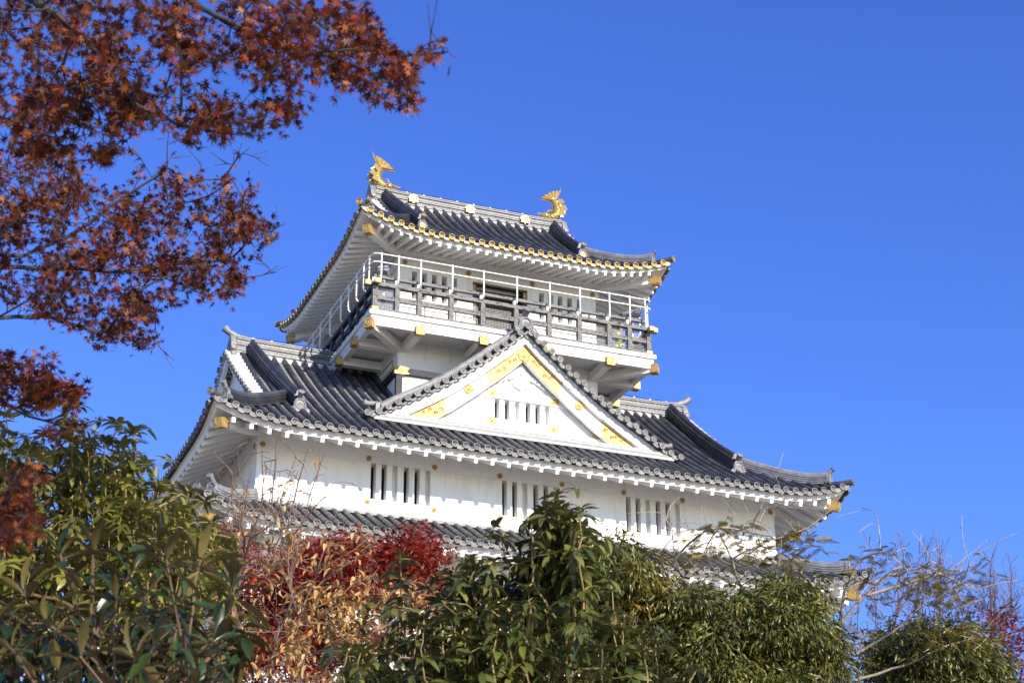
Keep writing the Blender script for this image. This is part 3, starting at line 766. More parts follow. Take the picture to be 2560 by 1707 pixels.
# ---------------------------------------------------------------- front gable
GZ = [(0, 23.05), (.24, 22.81), (.46, 22.605), (.70, 22.40), (.94, 22.20), (1.18, 21.99), (1.42, 21.795), (1.66, 21.605), (1.91, 21.405), (2.15, 21.22), (2.41, 21.05), (2.66, 20.88), (2.93, 20.712), (3.2, 20.556), (3.47, 20.397), (3.73, 20.238), (3.99, 20.065), (4.25, 19.90), (4.555, 19.82)]
def gz(x):
    x = abs(x)
    for i in range(len(GZ)-1):
        if x <= GZ[i+1][0]:
            k = (x-GZ[i][0])/(GZ[i+1][0]-GZ[i][0]); return GZ[i][1]+(GZ[i+1][1]-GZ[i][1])*k
    return GZ[-1][1]-(x-GZ[-1][0])*.3
YG = -4.83
gab = MB(); oy = V((0, -1, 0))
for sx in (-1, 1):
    for x, z in GZ[0 if sx < 0 else 1:]:
        c = V((sx*x, YG, z)); disc(gab, c, oy, .092, 2)
        gab.mat(0).tube([c+V((0, .0, .0)), c+V((0, .55, .0))], .08, seg=10)
    for i in range(len(GZ)-1):      # curved lips between the round ends
        (xa, za), (xb, zb) = GZ[i], GZ[i+1]; nrm = V((sx*(za-zb), 0, xb-xa)).normalized()
        pts = []
        for j in range(5):
            k = .18+.64*j/4; pts.append(V((sx*(xa+(xb-xa)*k), YG+.02, za+(zb-za)*k))-nrm*(.045+.035*(1-(2*(j/4)-1)**2)))
        vs = pts+[p-nrm*.055 for p in pts]+[p+V((0,.07,0)) for p in pts]+[p-nrm*.055+V((0,.07,0)) for p in pts]
        gab.mat(2).add(vs, [[j, j+1, 6+j, 5+j] for j in range(4)]+[[10+j, 11+j, j+1, j] for j in range(4)]+[[5+j, 6+j, 16+j, 15+j] for j in range(4)])
    # slope surface running back into the main roof, with its rows of tiles
    X = [4.6*i/30 for i in range(31)]
    vs = [V((sx*x, YG+.05, gz(x)-.06)) for x in X]+[V((sx*x, -2.0, gz(x)-.06)) for x in X]
    gab.mat(1).add(vs, [[i, i+1, 32+i, 31+i] for i in range(30)])
    for j in range(9):
        y = -3.75+j*.3
        if y > -1.0: break
        pa = [V((sx*x, y, gz(x))) for x in X if MAIN.z+MAIN.prof(MAIN.d+y) < gz(x)+.1 and x > .12]
        if len(pa) > 2: gab.mat(0).tube(pa, .078, seg=8)
gable = gab.build('front_gable', ['tile', 'pan', 'tile_end'], keep, sharp=40)
# ridge of the gable and the descending ridges behind its edge
mb = MB(); mb.sweep([(0, -4.55, 23.05), (0, -2.7, 23.05)], ridge_sec(.16, .22)); mb.build('gable_ridge', ['ridge'], gable, sharp=30)
for sx in (-1, 1):
    xs = [.18+(4.05-.18)*i/24 for i in range(25)]
    pa = [V((sx*x, YG+.50, gz(x)+.02)) for x in xs]
    mb = MB(); mb.mat(0).sweep(pa, ridge_sec(.10, .24, cap=.06), ) ; ring_row(mb.mat(0), pa, (0, -1, 0), .10, .042, up=.15, off=.072)
    # long smooth edge tile between the verge tiles and the ridge
    mb.mat(1).tube([V((sx*x, YG+.30, gz(x)+.065)) for x in [.1+4.45*i/24 for i in range(25)]], .062, seg=8)
    mb.build('gable_edge_ridge', ['ridge', 'ridge'], gable, sharp=30)
    # end tile of that ridge
    e = V((sx*4.10, YG+.52, gz(4.1)+.02)); q = MB()
    q.prism([e+V((0, -.14, 0)), e+V((0, -.14, .30)), e+V((0, 0, .38)), e+V((0, .14, .30)), e+V((0, .14, 0))], (sx, 0, -.35), .12)
    q.tube([e+V((-sx*.15, 0, .32)), e+V((sx*.05, 0, .30)), e+V((sx*.30, 0, .27)), e+V((sx*.42, 0, .30))], [.06, .07, .075, .10], seg=10)
    q.build('ridge_end_tile', ['ridge'], gable, sharp=40)
oni(gable, (0, -4.62, 22.95), (0, -1, 0), 1.14)
# bargeboards
def band(mb, y, d0, d1, th, x0=0.0, x1=4.5, n=40, off=0):
    for sx in (-1, 1):
        vs = []
        for i in range(n+1):
            x = x0+(x1-x0)*i/n
            for yy, dd in ((y, d0), (y, d1), (y+th, d1), (y+th, d0)): vs.append((sx*x, yy, gz(x)-dd))
        mb.add(vs, [[4*i+j, 4*i+(j+1) % 4, 4*(i+1)+(j+1) % 4, 4*(i+1)+j] for i in range(n) for j in range(4)]+[[3, 2, 1, 0], [4*n, 4*n+1, 4*n+2, 4*n+3]])
YF = -4.25
mb = MB(); band(mb, -4.62, .10, .44, .12, x1=4.45); mb.build('outer_bargeboard', ['worn_white'], gable, sharp=30)
mb = MB(); band(mb, -4.50, .42, .90, .12, x1=3.75); ib = mb.build('inner_bargeboard', ['plaster'], gable, sharp=30)
# gilded sheaths on the inner bargeboard
def gilt(x0, x1, seed, apex=False):
    rnd = random.Random(seed)
    for sx in ((0,) if apex else (-1, 1)):
        q = MB()
        for s_ in ((-1, 1) if apex else (sx,)):
            n = 14; y = -4.514
            def zlow(x): return max(gz(x)-.885, 20.05)
            up, lo = [], []
            for i in range(n+1):
                x = x0+(x1-x0)*i/n; up.append(V((s_*x, y, gz(x)-.435))); lo.append(V((s_*x, y, min(zlow(x), gz(x)-.44))))
            if apex:   # swallow-tail ends
                up[-1].x += s_*.10; up[-1].z -= .085; lo[-1].x -= s_*.03; lo[-1].z += .02
                md = (up[-1]+lo[-1])/2+V((-s_*.10, 0, .09)); 
            else:
                md = (up[-1]+lo[-1])/2
            vs = up+lo; k = n+1
            q.mat(0).add(vs+[v+V((0, .012, 0)) for v in vs], [[i, i+1, k+i+1, k+i] for i in range(n-1)]+[[n-1, n, k+n, k+n-1]]+[[i, 2*k+i, 2*k+i+1, i+1] for i in range(n)]+[[k+i, k+i+1, 3*k+i+1, 3*k+i] for i in range(n)])
            # the dark gilded upper edge seen under the outer board
            q.mat(0).sweep([v+V((0, -.02, .012)) for v in up], [(.03, 0), (.03, .03), (-.03, .03), (-.03, 0)])
            # embossed scrolls
            for i in range(int((x1-x0)/.16)):
                xx = x0+.12+i*.16+rnd.uniform(-.02, .02)
                if xx > x1-.12: break
                zt, zb = gz(xx)-.47, zlow(xx)+.03
                if zt-zb < .12: continue
                zc = zb+(zt-zb)*rnd.uniform(.3, .7); c = V((s_*xx, y-.004, zc)); sg = rnd.choice((-1, 1)); rr = min(.075, (zt-zb)*.3)
                pts = []
                for j in range(9):
                    t = j*.55; r_ = rr*(1-j*.085); pts.append(c+V((sg*s_*r_*math.cos(t)-.0, 0, r_*math.sin(t))))
                q.mat(1).tube(pts, [.020-.001*j for j in range(9)], seg=6); q.sphere(c+V((0, -.004, 0)), .03, sc=(1, .7, 1))
                q.sphere(c+V((s_*.06, 0, -.06)), .018, seg=6, rings=4)
        q.build('gilded_sheath', ['gold', 'gold'], ib, sharp=35)
gilt(0.0, 1.02, 3, apex=True)
gilt(2.30, 3.72, 4)
rosette(ib, (0, -4.53, 22.27), (0, -1, 0), .17)
for sx in (-1, 1): rosette(ib, (sx*1.63, -4.515, 21.04), (0, -1, 0), .135)
# recessed gable wall with its slot window
GS = [-.777, -.478, -.183, .134, .422, .711]
mb = MB(); hole = (GS[0], GS[-1]+.145, 20.43, 21.0)
xs = sorted({-3.5, hole[0], hole[1], 3.5} | {-3.5+.25*i for i in range(29)})
for i in range(len(xs)-1):
    a, b = xs[i], xs[i+1]; m_ = (a+b)/2
    za, zb = gz(a)-.6, gz(b)-.6
    if hole[0] < m_ < hole[1]:
        mb.add([(a, YF, 19.8), (b, YF, 19.8), (b, YF, hole[2]), (a, YF, hole[2])], [[0,1,2,3]]); mb.add([(a, YF, hole[3]), (b, YF, hole[3]), (b, YF, zb), (a, YF, za)], [[0,1,2,3]])
    else: mb.add([(a, YF, 19.8), (b, YF, 19.8), (b, YF, max(zb, 19.8)), (a, YF, max(za, 19.8))], [[0,1,2,3]])
a, b, c, d = hole; w = YF+.34
mb.add([(a,YF,c),(b,YF,c),(b,YF,d),(a,YF,d),(a,w,c),(b,w,c),(b,w,d),(a,w,d)], [[0,4,5,1],[1,5,6,2],[2,6,7,3],[3,7,4,0]])
gw = mb.build('gable_wall', ['plaster'], gable, smooth=False)
fr = MB()
for i in range(5): fr.box(GS[i]+.145, GS[i+1], YF-.0+.004, YF+.22, 20.43, 21.0)
lw_ = fr.build('lattice_window', ['plaster'], gable, smooth=False)
q = MB()
for i, x in enumerate(GS):
    q.mat(0).add([(x, YF+.335, 20.43), (x+.145, YF+.335, 20.43), (x+.145, YF+.335, 21.0), (x, YF+.335, 21.0)], [[0,1,2,3]])
    q.mat(1).box(x+.005, x+.14, YF+.29, YF+.31, 20.50, 20.86)
    if i in (2, 5): q.mat(2).box(x+.03, x+.145, YF+.19, YF+.21, 20.43, 21.0)
q.build('window_opening', ['dark', 'pane', 'plaster'], lw_, smooth=False)
mb = MB()
mb.mat(0).prism([(-1.42, YF-.05, 21.06), (-1.30, YF-.05, 21.005), (1.38, YF-.05, 21.005), (1.5, YF-.05, 21.06), (1.32, YF-.05, 21.27), (-1.24, YF-.05, 21.27)], (0, 1, 0), .048)
mb.box(-3.25, 3.25, YF-.06, YF-.002, 20.0, 20.215)
mb.box(-3.85, 3.85, YF-.14, YF-.062, 19.9, 20.06)
mb.build('gable_band', ['plaster'], gable, smooth=False)
def strap(x, z, w=.36, h=.19, y=YF-.052):
    q = MB(); pl = [(-.5, .5), (-.36, .2), (-.44, 0), (-.36, -.2), (-.5, -.5), (.5, -.5), (.36, -.2), (.44, 0), (.36, .2), (.5, .5)]
    q.prism([(x+a*w, y, z+b*h) for a, b in pl], (0, 1, 0), .01); q.sphere((x, y-.004, z), .036, sc=(1, .8, 1))
    q.build('gilded_strap', ['gold'], gable, sharp=35)
for x in (-.86, .965): strap(x, 21.13); strap(x, 20.33, y=YF-.005-.01)
for sx in (-1, 1):
    q = MB(); q.prism([(sx*2.30, YF-.075, 20.22), (sx*2.72, YF-.075, 20.22), (sx*2.42, YF-.075, 20.40), (sx*2.05, YF-.075, 20.42), (sx*2.15, YF-.075, 20.32), (sx*2.06, YF-.075, 20.25)], (0, 1, 0), .015); q.build('gilded_strap', ['gold'], gable, smooth=False)
# white carved pendant under the peak
q = MB(); yc = YF-.09
q.prism([(x_, yc+.02, z_) for x_, z_ in ((0, 21.32), (.10, 21.38), (.22, 21.42), (.25, 21.53), (.22, 21.66), (.42, 21.60), (.56, 21.52), (.70, 21.44), (.62, 21.55), (.40, 21.74), (.15, 21.92), (0, 22.1), (-.15, 21.92), (-.40, 21.74), (-.62, 21.55), (-.70, 21.44), (-.56, 21.52), (-.42, 21.60), (-.22, 21.66), (-.25, 21.53), (-.22, 21.42), (-.10, 21.38))], (0, 1, 0), .06)
for sx in (-1, 1):
    for (x_, z_, r_, a_) in ((.10, 21.55, .10, 1), (.12, 21.44, .075, 1), (.33, 21.68, .075, -1), (.50, 21.60, .055, -1)):
        q.tube([(sx*(x_+r_*math.cos(a_*t*.7)*(1-t*.08)), yc+.005, z_+r_*math.sin(a_*t*.7)*(1-t*.08)) for t in range(9)], [.026-.002*t for t in range(9)], seg=6)
    q.tube([(sx*.02, yc, 21.70), (sx*.10, yc, 21.74), (sx*.17, yc, 21.70)], [.02, .03, .015], seg=6)
q.mat(1).lathe((0, yc+.015, 21.80), (0, -1, 0), [(.05, -.01), (.045, .03), (.02, .035), (.001, .035)], seg=6)
q.build('carved_pendant', ['plaster', 'pane'], gable, sharp=35)
# layered flashing tiles along the foot of the gable
mb = MB()
mb.mat(0).box(-4.42, 4.42, -4.80, -4.42, 19.775, 19.83); mb.mat(1).box(-4.38, 4.38, -4.77, -4.40, 19.83, 19.87); mb.mat(0).box(-4.36, 4.36, -4.74, -4.38, 19.87, 19.915)
mb.mat(1).box(-4.2, 4.2, -4.66, -4.36, 19.915, 19.98)
mb.mat(1).box(-4.36, 4.36, -4.79, -4.6, 19.69, 19.775)
mb.build('gable_flashing', ['ridge', 'mortar'], gable, smooth=False)
# mortar between the heads of the tile rows under the ridges
mb = MB()
mb.mat(0).box(-6.2, 6.2, -.33, -.10, 22.84, 22.98); mb.box(-2.4, 2.4, -.33, -.10, 28.52, 28.695)
mb.build('ridge_mortar', ['mortar'], main_roof, smooth=False)
# gilded paulownia badges on the top ridge
for x in (-1.90, -.045, 1.80):
    q = MB()
    pl = [(0, -.15), (.07, -.10), (.14, -.11), (.13, -.02), (.17, .03), (.11, .07), (.10, .13), (.04, .11), (0, .16), (-.04, .11), (-.10, .13), (-.11, .07), (-.17, .03), (-.13, -.02), (-.14, -.11), (-.07, -.10)]
    q.prism([(x+a, -.30, 28.98+b) for a, b in pl], (0, 1, 0), .10)
    for a, b in ((0, -.05), (.08, -.02), (-.08, -.02), (0, .07), (.06, .05), (-.06, .05)): q.sphere((x+a, -.30, 28.98+b), .03, seg=6, rings=4, sc=(1, .6, 1.3))
    q.build('gilded_badge', ['gold_fish'], keep, sharp=35)

# ---------------------------------------------------------------- fish ornaments on the top ridge
def fish(sx):
    """sx=-1 the left one; tail curls inward"""
    X = lambda x, y, z: V((sx*(3.03-x), y, 29.30+z))      # x measured inward from the ridge end
    mb = MB()
    body = [(.40, .08), (.20, .10), (.06, .20), (.0, .36), (.03, .54), (.10, .68), (.17, .78)]
    rad = [.08, .135, .15, .14, .115, .09, .07]
    # smooth body
    pts, rr = [], []
    for i in range(len(body)-1):
        for k in range(4):
            t = k/4; pts.append(X(body[i][0]*(1-t)+body[i+1][0]*t, 0, body[i][1]*(1-t)+body[i+1][1]*t)); rr.append(rad[i]*(1-t)+rad[i+1]*t)
    pts.append(X(body[-1][0], 0, body[-1][1])); rr.append(rad[-1])
    mb.tube(pts, rr, seg=12, up=V((0, 1, 0)))
    # overlapping scales in rings
    for i in range(3, len(pts)-2):
        d = (pts[i+1]-pts[i-1]).normalized(); a = V((0, 1, 0)); b = a.cross(d)
        for k in range(9):
            t = 2*math.pi*(k+(i % 2)*.5)/9; n = a*math.cos(t)+b*math.sin(t); c = pts[i]+n*rr[i]*.97
            e = d.cross(n)
            mb.add([c+e*.035+n*.005, c-d*.05+n*.028, c-e*.035+n*.005, c+d*.04+n*.0], [[0,1,2],[0,2,3]])
    # belly spikes on the inner side
    for i in range(6, len(pts)-1, 2):
        d = (pts[i+1]-pts[i-1]).normalized(); b = V((0,1,0)).cross(d); b = b if b.x*(-sx) > 0 else -b
        c = pts[i]+b*rr[i]*.9; mb.lathe(c, b, [(.03, -.02), (.02, .03), (.001, .06)], seg=6)
    # tail fan
    tips = [(-.13, 1.12), (-.02, 1.10), (.12, 1.06), (.26, .98), (.40, .88), (.52, .77), (.60, .68)]
    nt_ = len(tips)-1; roots = [X(.06+.17*k/nt_, 0, .74-.06*k/nt_) for k in range(nt_+1)]
    for k in range(nt_):
        for s2 in (-1, 1):
            p0 = X(tips[k][0], 0, tips[k][1]); p1 = X(tips[k+1][0], 0, tips[k+1][1]); m_ = X((tips[k][0]+tips[k+1][0])/2*.95+.01, s2*.05, (tips[k][1]+tips[k+1][1])/2*.975)
            ra, rb = roots[k]+V((0, s2*.05, 0)), roots[k+1]+V((0, s2*.05, 0)); rm = (ra+rb)/2+V((0, s2*.03, 0))
            fl = [[0,1,2,3],[3,2,4,5]]
            mb.add([ra, p0, m_, rm, p1, rb], fl if s2*sx > 0 else [f[::-1] for f in fl])
    for t in tips:
        p = X(t[0], 0, t[1]); r_ = roots[tips.index(t)]; mb.tube([r_, r_.lerp(p, .55), p], [.028, .022, .008], seg=6)
    mb.tube([X(-.08, 0, 1.08), X(-.13, 0, 1.16), X(-.15, 0, 1.24)], [.016, .012, .004], seg=6)
    # side and back fins
    for (x0, z0, x1, z1, x2, z2) in ((-.05, .30, -.27, .34, -.10, .58), (.0, .50, -.17, .60, .02, .74), (.06, .12, -.20, .16, -.04, .36)):
        for s2 in (-1, 1):
            q = [X(x0, s2*.12, z0), X(x1, s2*.20, z1), X((x1+x2)/2-.02, s2*.19, (z1+z2)/2+.04), X(x2, s2*.10, z2)]
            mb.prism(q if s2*sx < 0 else q[::-1], (0, s2, 0), .025)
        q = [X(x0, 0, z0), X(x1-.02, 0, z1+.03), X(x2, 0, z2)]; mb.prism([p+V((0, -.015, 0)) for p in q], (0, 1, 0), .03)
    # head, jaw and curling beard along the ridge
    mb.sphere(X(.42, 0, .09), .12, seg=10, rings=7, sc=(1.25, 1.1, .85)); mb.sphere(X(.54, 0, .04), .085, seg=8, rings=6, sc=(1.5, 1.1, .6))
    for s2 in (-1, 1):
        mb.sphere(X(.44, s2*.10, .15), .032, seg=8, rings=6); mb.tube([X(.40, s2*.10, .18), X(.34, s2*.13, .26), X(.26, s2*.14, .27)], [.02, .018, .006], seg=6)
        for j, (cx_, r_) in enumerate(((.30, .075), (.48, .065), (.60, .05), (.70, .038))):
            mb.tube([X(cx_+r_*math.cos(t*.75)*(1-.07*t), s2*.13, .05+r_*math.sin(t*.75)*(1-.07*t)) for t in range(8)], [.024-.002*t for t in range(8)], seg=6)
    return mb.build('fish_ornament', ['gold_fish'], keep, sharp=45)
fish(-1); fish(1)

# ================================================================== THE GROUND
def ground_z(x, y):
    d = (x+17.55)*.42+(y+47.17)*.91      # metres up the hill from the photographer
    z = .35+.19*max(-10, d)
    t = max(0.0, 1-max(abs(x)/16, abs(y)/13.5)**4)
    k = min(1, max(0, (max(abs(x)-13, abs(y)-10, 0))/6)); zt = 6.9
    return zt*(1-k)+min(z, 9)*k if d > 0 else z
mb = MB(); S = 60; gx = [-400+800*((i/S)*2-1)**3/2+400*0 for i in range(S+1)]
gx = [400*((2*i/S-1)**3*.75+(2*i/S-1)*.25) for i in range(S+1)]
vs = [(x, y, (ground_z(x, y) if abs(x) < 60 and abs(y) < 60 else min(ground_z(max(-60, min(60, x)), max(-60, min(60, y))), 8) - .12*max(abs(x)-60, abs(y)-60, 0))) for y in gx for x in gx]
mb.add(vs, [[j*(S+1)+i, j*(S+1)+i+1, (j+1)*(S+1)+i+1, (j+1)*(S+1)+i] for j in range(S) for i in range(S)])
M['soil'] = mat('hillside_soil', (.17, .145, .10), .95, var=(.25, .22, .16), vscale=.6, vamt=.9, bump=.4, bscale=5)
gr = mb.build('ground', ['soil']); gr['kind'] = 'structure'

# ================================================================== TREES AND SHRUBS
import numpy as np
def leaf_mat(name, cols, back=None, rough=.5, trans=.35, spec=.4, vein=0.0):
    """per-leaf colour from a short palette; underside colour if given; some light passes through"""
    m = bpy.data.materials.new(name); m.use_nodes = True; n = m.node_tree; b = n.nodes['Principled BSDF']; out = n.nodes['Material Output']
    g = n.nodes.new('ShaderNodeNewGeometry'); cr = n.nodes.new('ShaderNodeValToRGB'); cr.color_ramp.interpolation = 'LINEAR'
    while len(cr.color_ramp.elements) < len(cols): cr.color_ramp.elements.new(.5)
    for i, c in enumerate(cols):
        e = cr.color_ramp.elements[i]; e.position = i/max(1, len(cols)-1); e.color = (*c, 1)
    n.links.new(g.outputs['Random Per Island'], cr.inputs[0]); col = cr.outputs[0]
    if back:
        mx = n.nodes.new('ShaderNodeMix'); mx.data_type = 'RGBA'; mx.inputs[7].default_value = (*back, 1)
        n.links.new(g.outputs['Backfacing'], mx.inputs[0]); n.links.new(col, mx.inputs[6]); col = mx.outputs[2]
    tc = n.nodes.new('ShaderNodeTexCoord'); nz = n.nodes.new('ShaderNodeTexNoise'); nz.inputs['Scale'].default_value = 40
    mr = n.nodes.new('ShaderNodeMapRange'); mr.inputs[3].default_value = .75; mr.inputs[4].default_value = 1.2
    mm = n.nodes.new('ShaderNodeMix'); mm.data_type = 'RGBA'; mm.blend_type = 'MULTIPLY'; mm.inputs[0].default_value = 1
    n.links.new(tc.outputs['Object'], nz.inputs['Vector']); n.links.new(nz.outputs[0], mr.inputs[0]); n.links.new(col, mm.inputs[6]); n.links.new(mr.outputs[0], mm.inputs[7])
    n3 = n.nodes.new('ShaderNodeTexNoise'); n3.inputs['Scale'].default_value = 1.7; n3.inputs['Detail'].default_value = 3
    r3 = n.nodes.new('ShaderNodeMapRange'); r3.inputs[1].default_value = .35; r3.inputs[2].default_value = .65; r3.inputs[3].default_value = .68; r3.inputs[4].default_value = 1.35
    m3 = n.nodes.new('ShaderNodeMix'); m3.data_type = 'RGBA'; m3.blend_type = 'MULTIPLY'; m3.inputs[0].default_value = 1
    n.links.new(tc.outputs['Object'], n3.inputs['Vector']); n.links.new(n3.outputs[0], r3.inputs[0]); n.links.new(mm.outputs[2], m3.inputs[6]); n.links.new(r3.outputs[0], m3.inputs[7]); mm = m3
    n.links.new(mm.outputs[2], b.inputs['Base Color']); b.inputs['Roughness'].default_value = rough; b.inputs['Specular IOR Level'].default_value = spec
    t = n.nodes.new('ShaderNodeBsdfTranslucent'); n.links.new(mm.outputs[2], t.inputs[0])
    ms = n.nodes.new('ShaderNodeMixShader'); ms.inputs[0].default_value = trans
    n.links.new(b.outputs[0], ms.inputs[1]); n.links.new(t.outputs[0], ms.inputs[2]); n.links.new(ms.outputs[0], out.inputs[0])
    return m
def bark(name, c, v, **k): return mat(name, c, .9, var=v, vscale=9, vamt=.9, bump=.5, bscale=30, **k)
M['maple_leaf'] = leaf_mat('brown_red_maple_leaf', [(.022,.005,.003), (.050,.010,.004), (.13,.028,.006), (.36,.105,.012), (.035,.007,.003), (.34,.045,.008)], trans=.42)
M['red_leaf'] = leaf_mat('crimson_maple_leaf', [(.25,.020,.010), (.33,.032,.012), (.16,.011,.008), (.38,.07,.018)], trans=.25)
M['dark_red_leaf'] = leaf_mat('dusky_red_leaf', [(.15,.02,.025), (.22,.03,.03), (.12,.03,.03)], trans=.3)
M['shrub_leaf'] = leaf_mat('olive_green_leaf', [(.060,.074,.009), (.105,.116,.013), (.18,.18,.022), (.26,.24,.034), (.080,.092,.010)], back=(.20,.19,.05), trans=.18, rough=.36, spec=.55)
M['shrub_leaf_mid'] = leaf_mat('dark_green_leaf', [(.036,.054,.009), (.062,.082,.012), (.105,.122,.019), (.17,.175,.030), (.046,.066,.010)], back=(.13,.135,.04), trans=.2, rough=.38, spec=.55)
M['loquat_leaf'] = leaf_mat('glossy_loquat_leaf', [(.012,.026,.005), (.020,.038,.007), (.032,.052,.010)], back=(.115,.09,.028), trans=.04, rough=.36, spec=.5)
M['narrow_leaf'] = leaf_mat('narrow_evergreen_leaf', [(.052,.066,.009), (.090,.098,.012), (.14,.138,.017), (.036,.050,.008), (.19,.165,.022)], trans=.2, rough=.36, spec=.5)
M['yellow_leaf'] = leaf_mat('yellow_autumn_leaf', [(.30,.17,.02), (.38,.22,.03), (.22,.12,.02)], trans=.3)
M['tan_leaf'] = leaf_mat('dry_tan_leaf', [(.42,.22,.055), (.52,.30,.085), (.36,.12,.02), (.56,.36,.13), (.44,.18,.03), (.30,.085,.015)], back=(.46,.30,.11), trans=.18, rough=.6)
M['orange_leaf'] = leaf_mat('fallen_orange_leaf', [(.34,.12,.03), (.45,.18,.04), (.28,.09,.03)], trans=.25)
M['frond'] = leaf_mat('olive_feathery_frond', [(.21,.15,.014), (.27,.19,.020), (.15,.115,.012)], trans=.35)
M['bud'] = leaf_mat('yellow_bud', [(.40,.30,.06), (.48,.36,.10), (.34,.20,.08)], trans=.1)
M['bark_dark'] = bark('dark_maple_bark', (.022,.018,.015), (.06,.05,.042))
M['bark_grey'] = bark('pale_grey_bark', (.36,.30,.23), (.19,.155,.12))
M['bark_tan'] = bark('yellowish_stem_bark', (.30,.22,.085), (.20,.13,.05))
M['bark_brown'] = bark('brown_bark', (.16,.085,.045), (.08,.045,.03))
M['twig_red'] = bark('reddish_twig_bark', (.22,.14,.095), (.12,.075,.055))

def T_ell(w=.3, droop=.25, fold=.10, n=4, tip=1.0):
    xs = [i/n for i in range(n+1)]; v = []; f = []
    for x in xs:
        ww = w*(math.sin(math.pi*min(1, x*.96+.02))**.8)*(1-.25*x); z = -droop*x*x
        v += [(x, -ww, z+fold*ww/w*.5), (x, 0, z), (x, ww, z+fold*ww/w*.5)]
    for i in range(n):
        a = 3*i; f += [[a, a+3, a+4, a+1], [a+1, a+4, a+5, a+2]]
    return np.array(v), f
def T_loquat():
    v = []; f = []; n = 14
    for i in range(n+1):
        x = i/n; w = .135*(math.sin(math.pi*min(1, .04+.96*x**1.25))**.75); z = .05*math.sin(x*3)-.22*x*x; rib = (.010 if i % 2 else -.010)
        v += [(x, -w, z+.045+rib), (x+.01, -w*.5, z+.03-rib*.5), (x, 0, z), (x+.01, w*.5, z+.03-rib*.5), (x, w, z+.045+rib)]
    for i in range(n):
        a = 5*i; f += [[a+k, a+5+k, a+6+k, a+1+k] for k in range(4)]
    return np.array(v), f
def T_star(l=(1, .92, .66, .34), z=.12):
    ang = [0, 42, 86, 132]; tips = [(0, l[0])] ; seq = [(-132, l[3]), (-86, l[2]), (-42, l[1]), (0, l[0]), (42, l[1]), (86, l[2]), (132, l[3])]
    v = [(.0, 0, .03)]; f = []; k = len(seq)
    for a, r in seq: v.append((r*math.cos(R(a)), r*math.sin(R(a)), -z*r*r))
    for i in range(k+1):
        a = (seq[0][0]-24) if i == 0 else (seq[-1][0]+24 if i == k else (seq[i-1][0]+seq[i][0])/2)
        v.append((.27*math.cos(R(a)), .27*math.sin(R(a)), .01))
    for i in range(k): f.append([0, 1+k+i, 1+i, 2+k+i])
    return np.array(v), f
def T_diamond(w=.16, droop=.2):
    return np.array([(0, 0, 0), (.4, -w, -.02), (1, 0, -droop), (.4, w, -.02), (.45, 0, .05)]), [[0, 1, 4], [1, 2, 4], [2, 3, 4], [3, 0, 4]]
def T_frond():
    v = []; f = []
    for i in range(13):
        x = .08+.072*i; L = .24*math.sin(math.pi*(.18+.72*i/12))
        for s_ in (-1, 1):
            o = len(v); v += [(x-.022, 0, -.3*x*x), (x+.02, s_*L, -.3*x*x-.10), (x+.062, s_*L*.92, -.3*x*x-.10), (x+.028, 0, -.3*x*x)]; f.append([o, o+1, o+2, o+3])
    o = len(v); v += [(0, -.014, 0), (1, -.006, -.3), (1, .006, -.3), (0, .014, 0)]; f.append([o, o+1, o+2, o+3])
    return np.array(v), f
LT = dict(ell=T_ell(), ell_thin=T_ell(.20, .42, .08), loquat=T_loquat(), star=T_star(), curl=T_ell(.26, .55, .30, 4), diamond=T_diamond(), narrow=T_diamond(.13, .35), frond=T_frond(), smallstar=T_star((1, .9, .6, .3), .2))

class Leaves:
    def __init__(s): s.P = []; s.X = []; s.N = []; s.S = []
    def add(s, p, x, n, size): s.P.append(tuple(p)); s.X.append(tuple(x)); s.N.append(tuple(n)); s.S.append(size)
    def build(s, name, tmpl, m, parent, smooth=True):
        if not s.P: return None
        tv, tf = LT[tmpl]; P = np.array(s.P); X = np.array(s.X); N = np.array(s.N); S = np.array(s.S)[:, None]
        X /= np.linalg.norm(X, axis=1)[:, None]; Y = np.cross(N, X); Y /= np.maximum(np.linalg.norm(Y, axis=1)[:, None], 1e-6); Z = np.cross(X, Y)
        A = P[:, None, :] + S[:, None, :]*(tv[None, :, 0:1]*X[:, None, :] + tv[None, :, 1:2]*Y[:, None, :] + tv[None, :, 2:3]*Z[:, None, :])
        n, k = len(P), len(tv); A = A.reshape(-1, 3); c = V((A.min(0)+A.max(0))/2); A = A-np.array(c)
        idx = np.concatenate([np.array(f) for f in tf]); lens = np.array([len(f) for f in tf])
        LI = (np.arange(n)[:, None]*k + idx[None, :]).ravel(); LN = np.tile(lens, n)
        me = bpy.data.meshes.new(name); me.vertices.add(n*k); me.vertices.foreach_set('co', A.astype(np.float32).ravel())
        me.loops.add(len(LI)); me.loops.foreach_set('vertex_index', LI.astype(np.int32))
        me.polygons.add(len(LN)); me.polygons.foreach_set('loop_start', np.concatenate([[0], np.cumsum(LN)[:-1]]).astype(np.int32))
        me.materials.append(M[m]); me.update(calc_edges=True); me.validate()
        if smooth: me.polygons.foreach_set('use_smooth', [True]*len(LN))
        o = bpy.data.objects.new(name, me); link(o, c, parent); return o

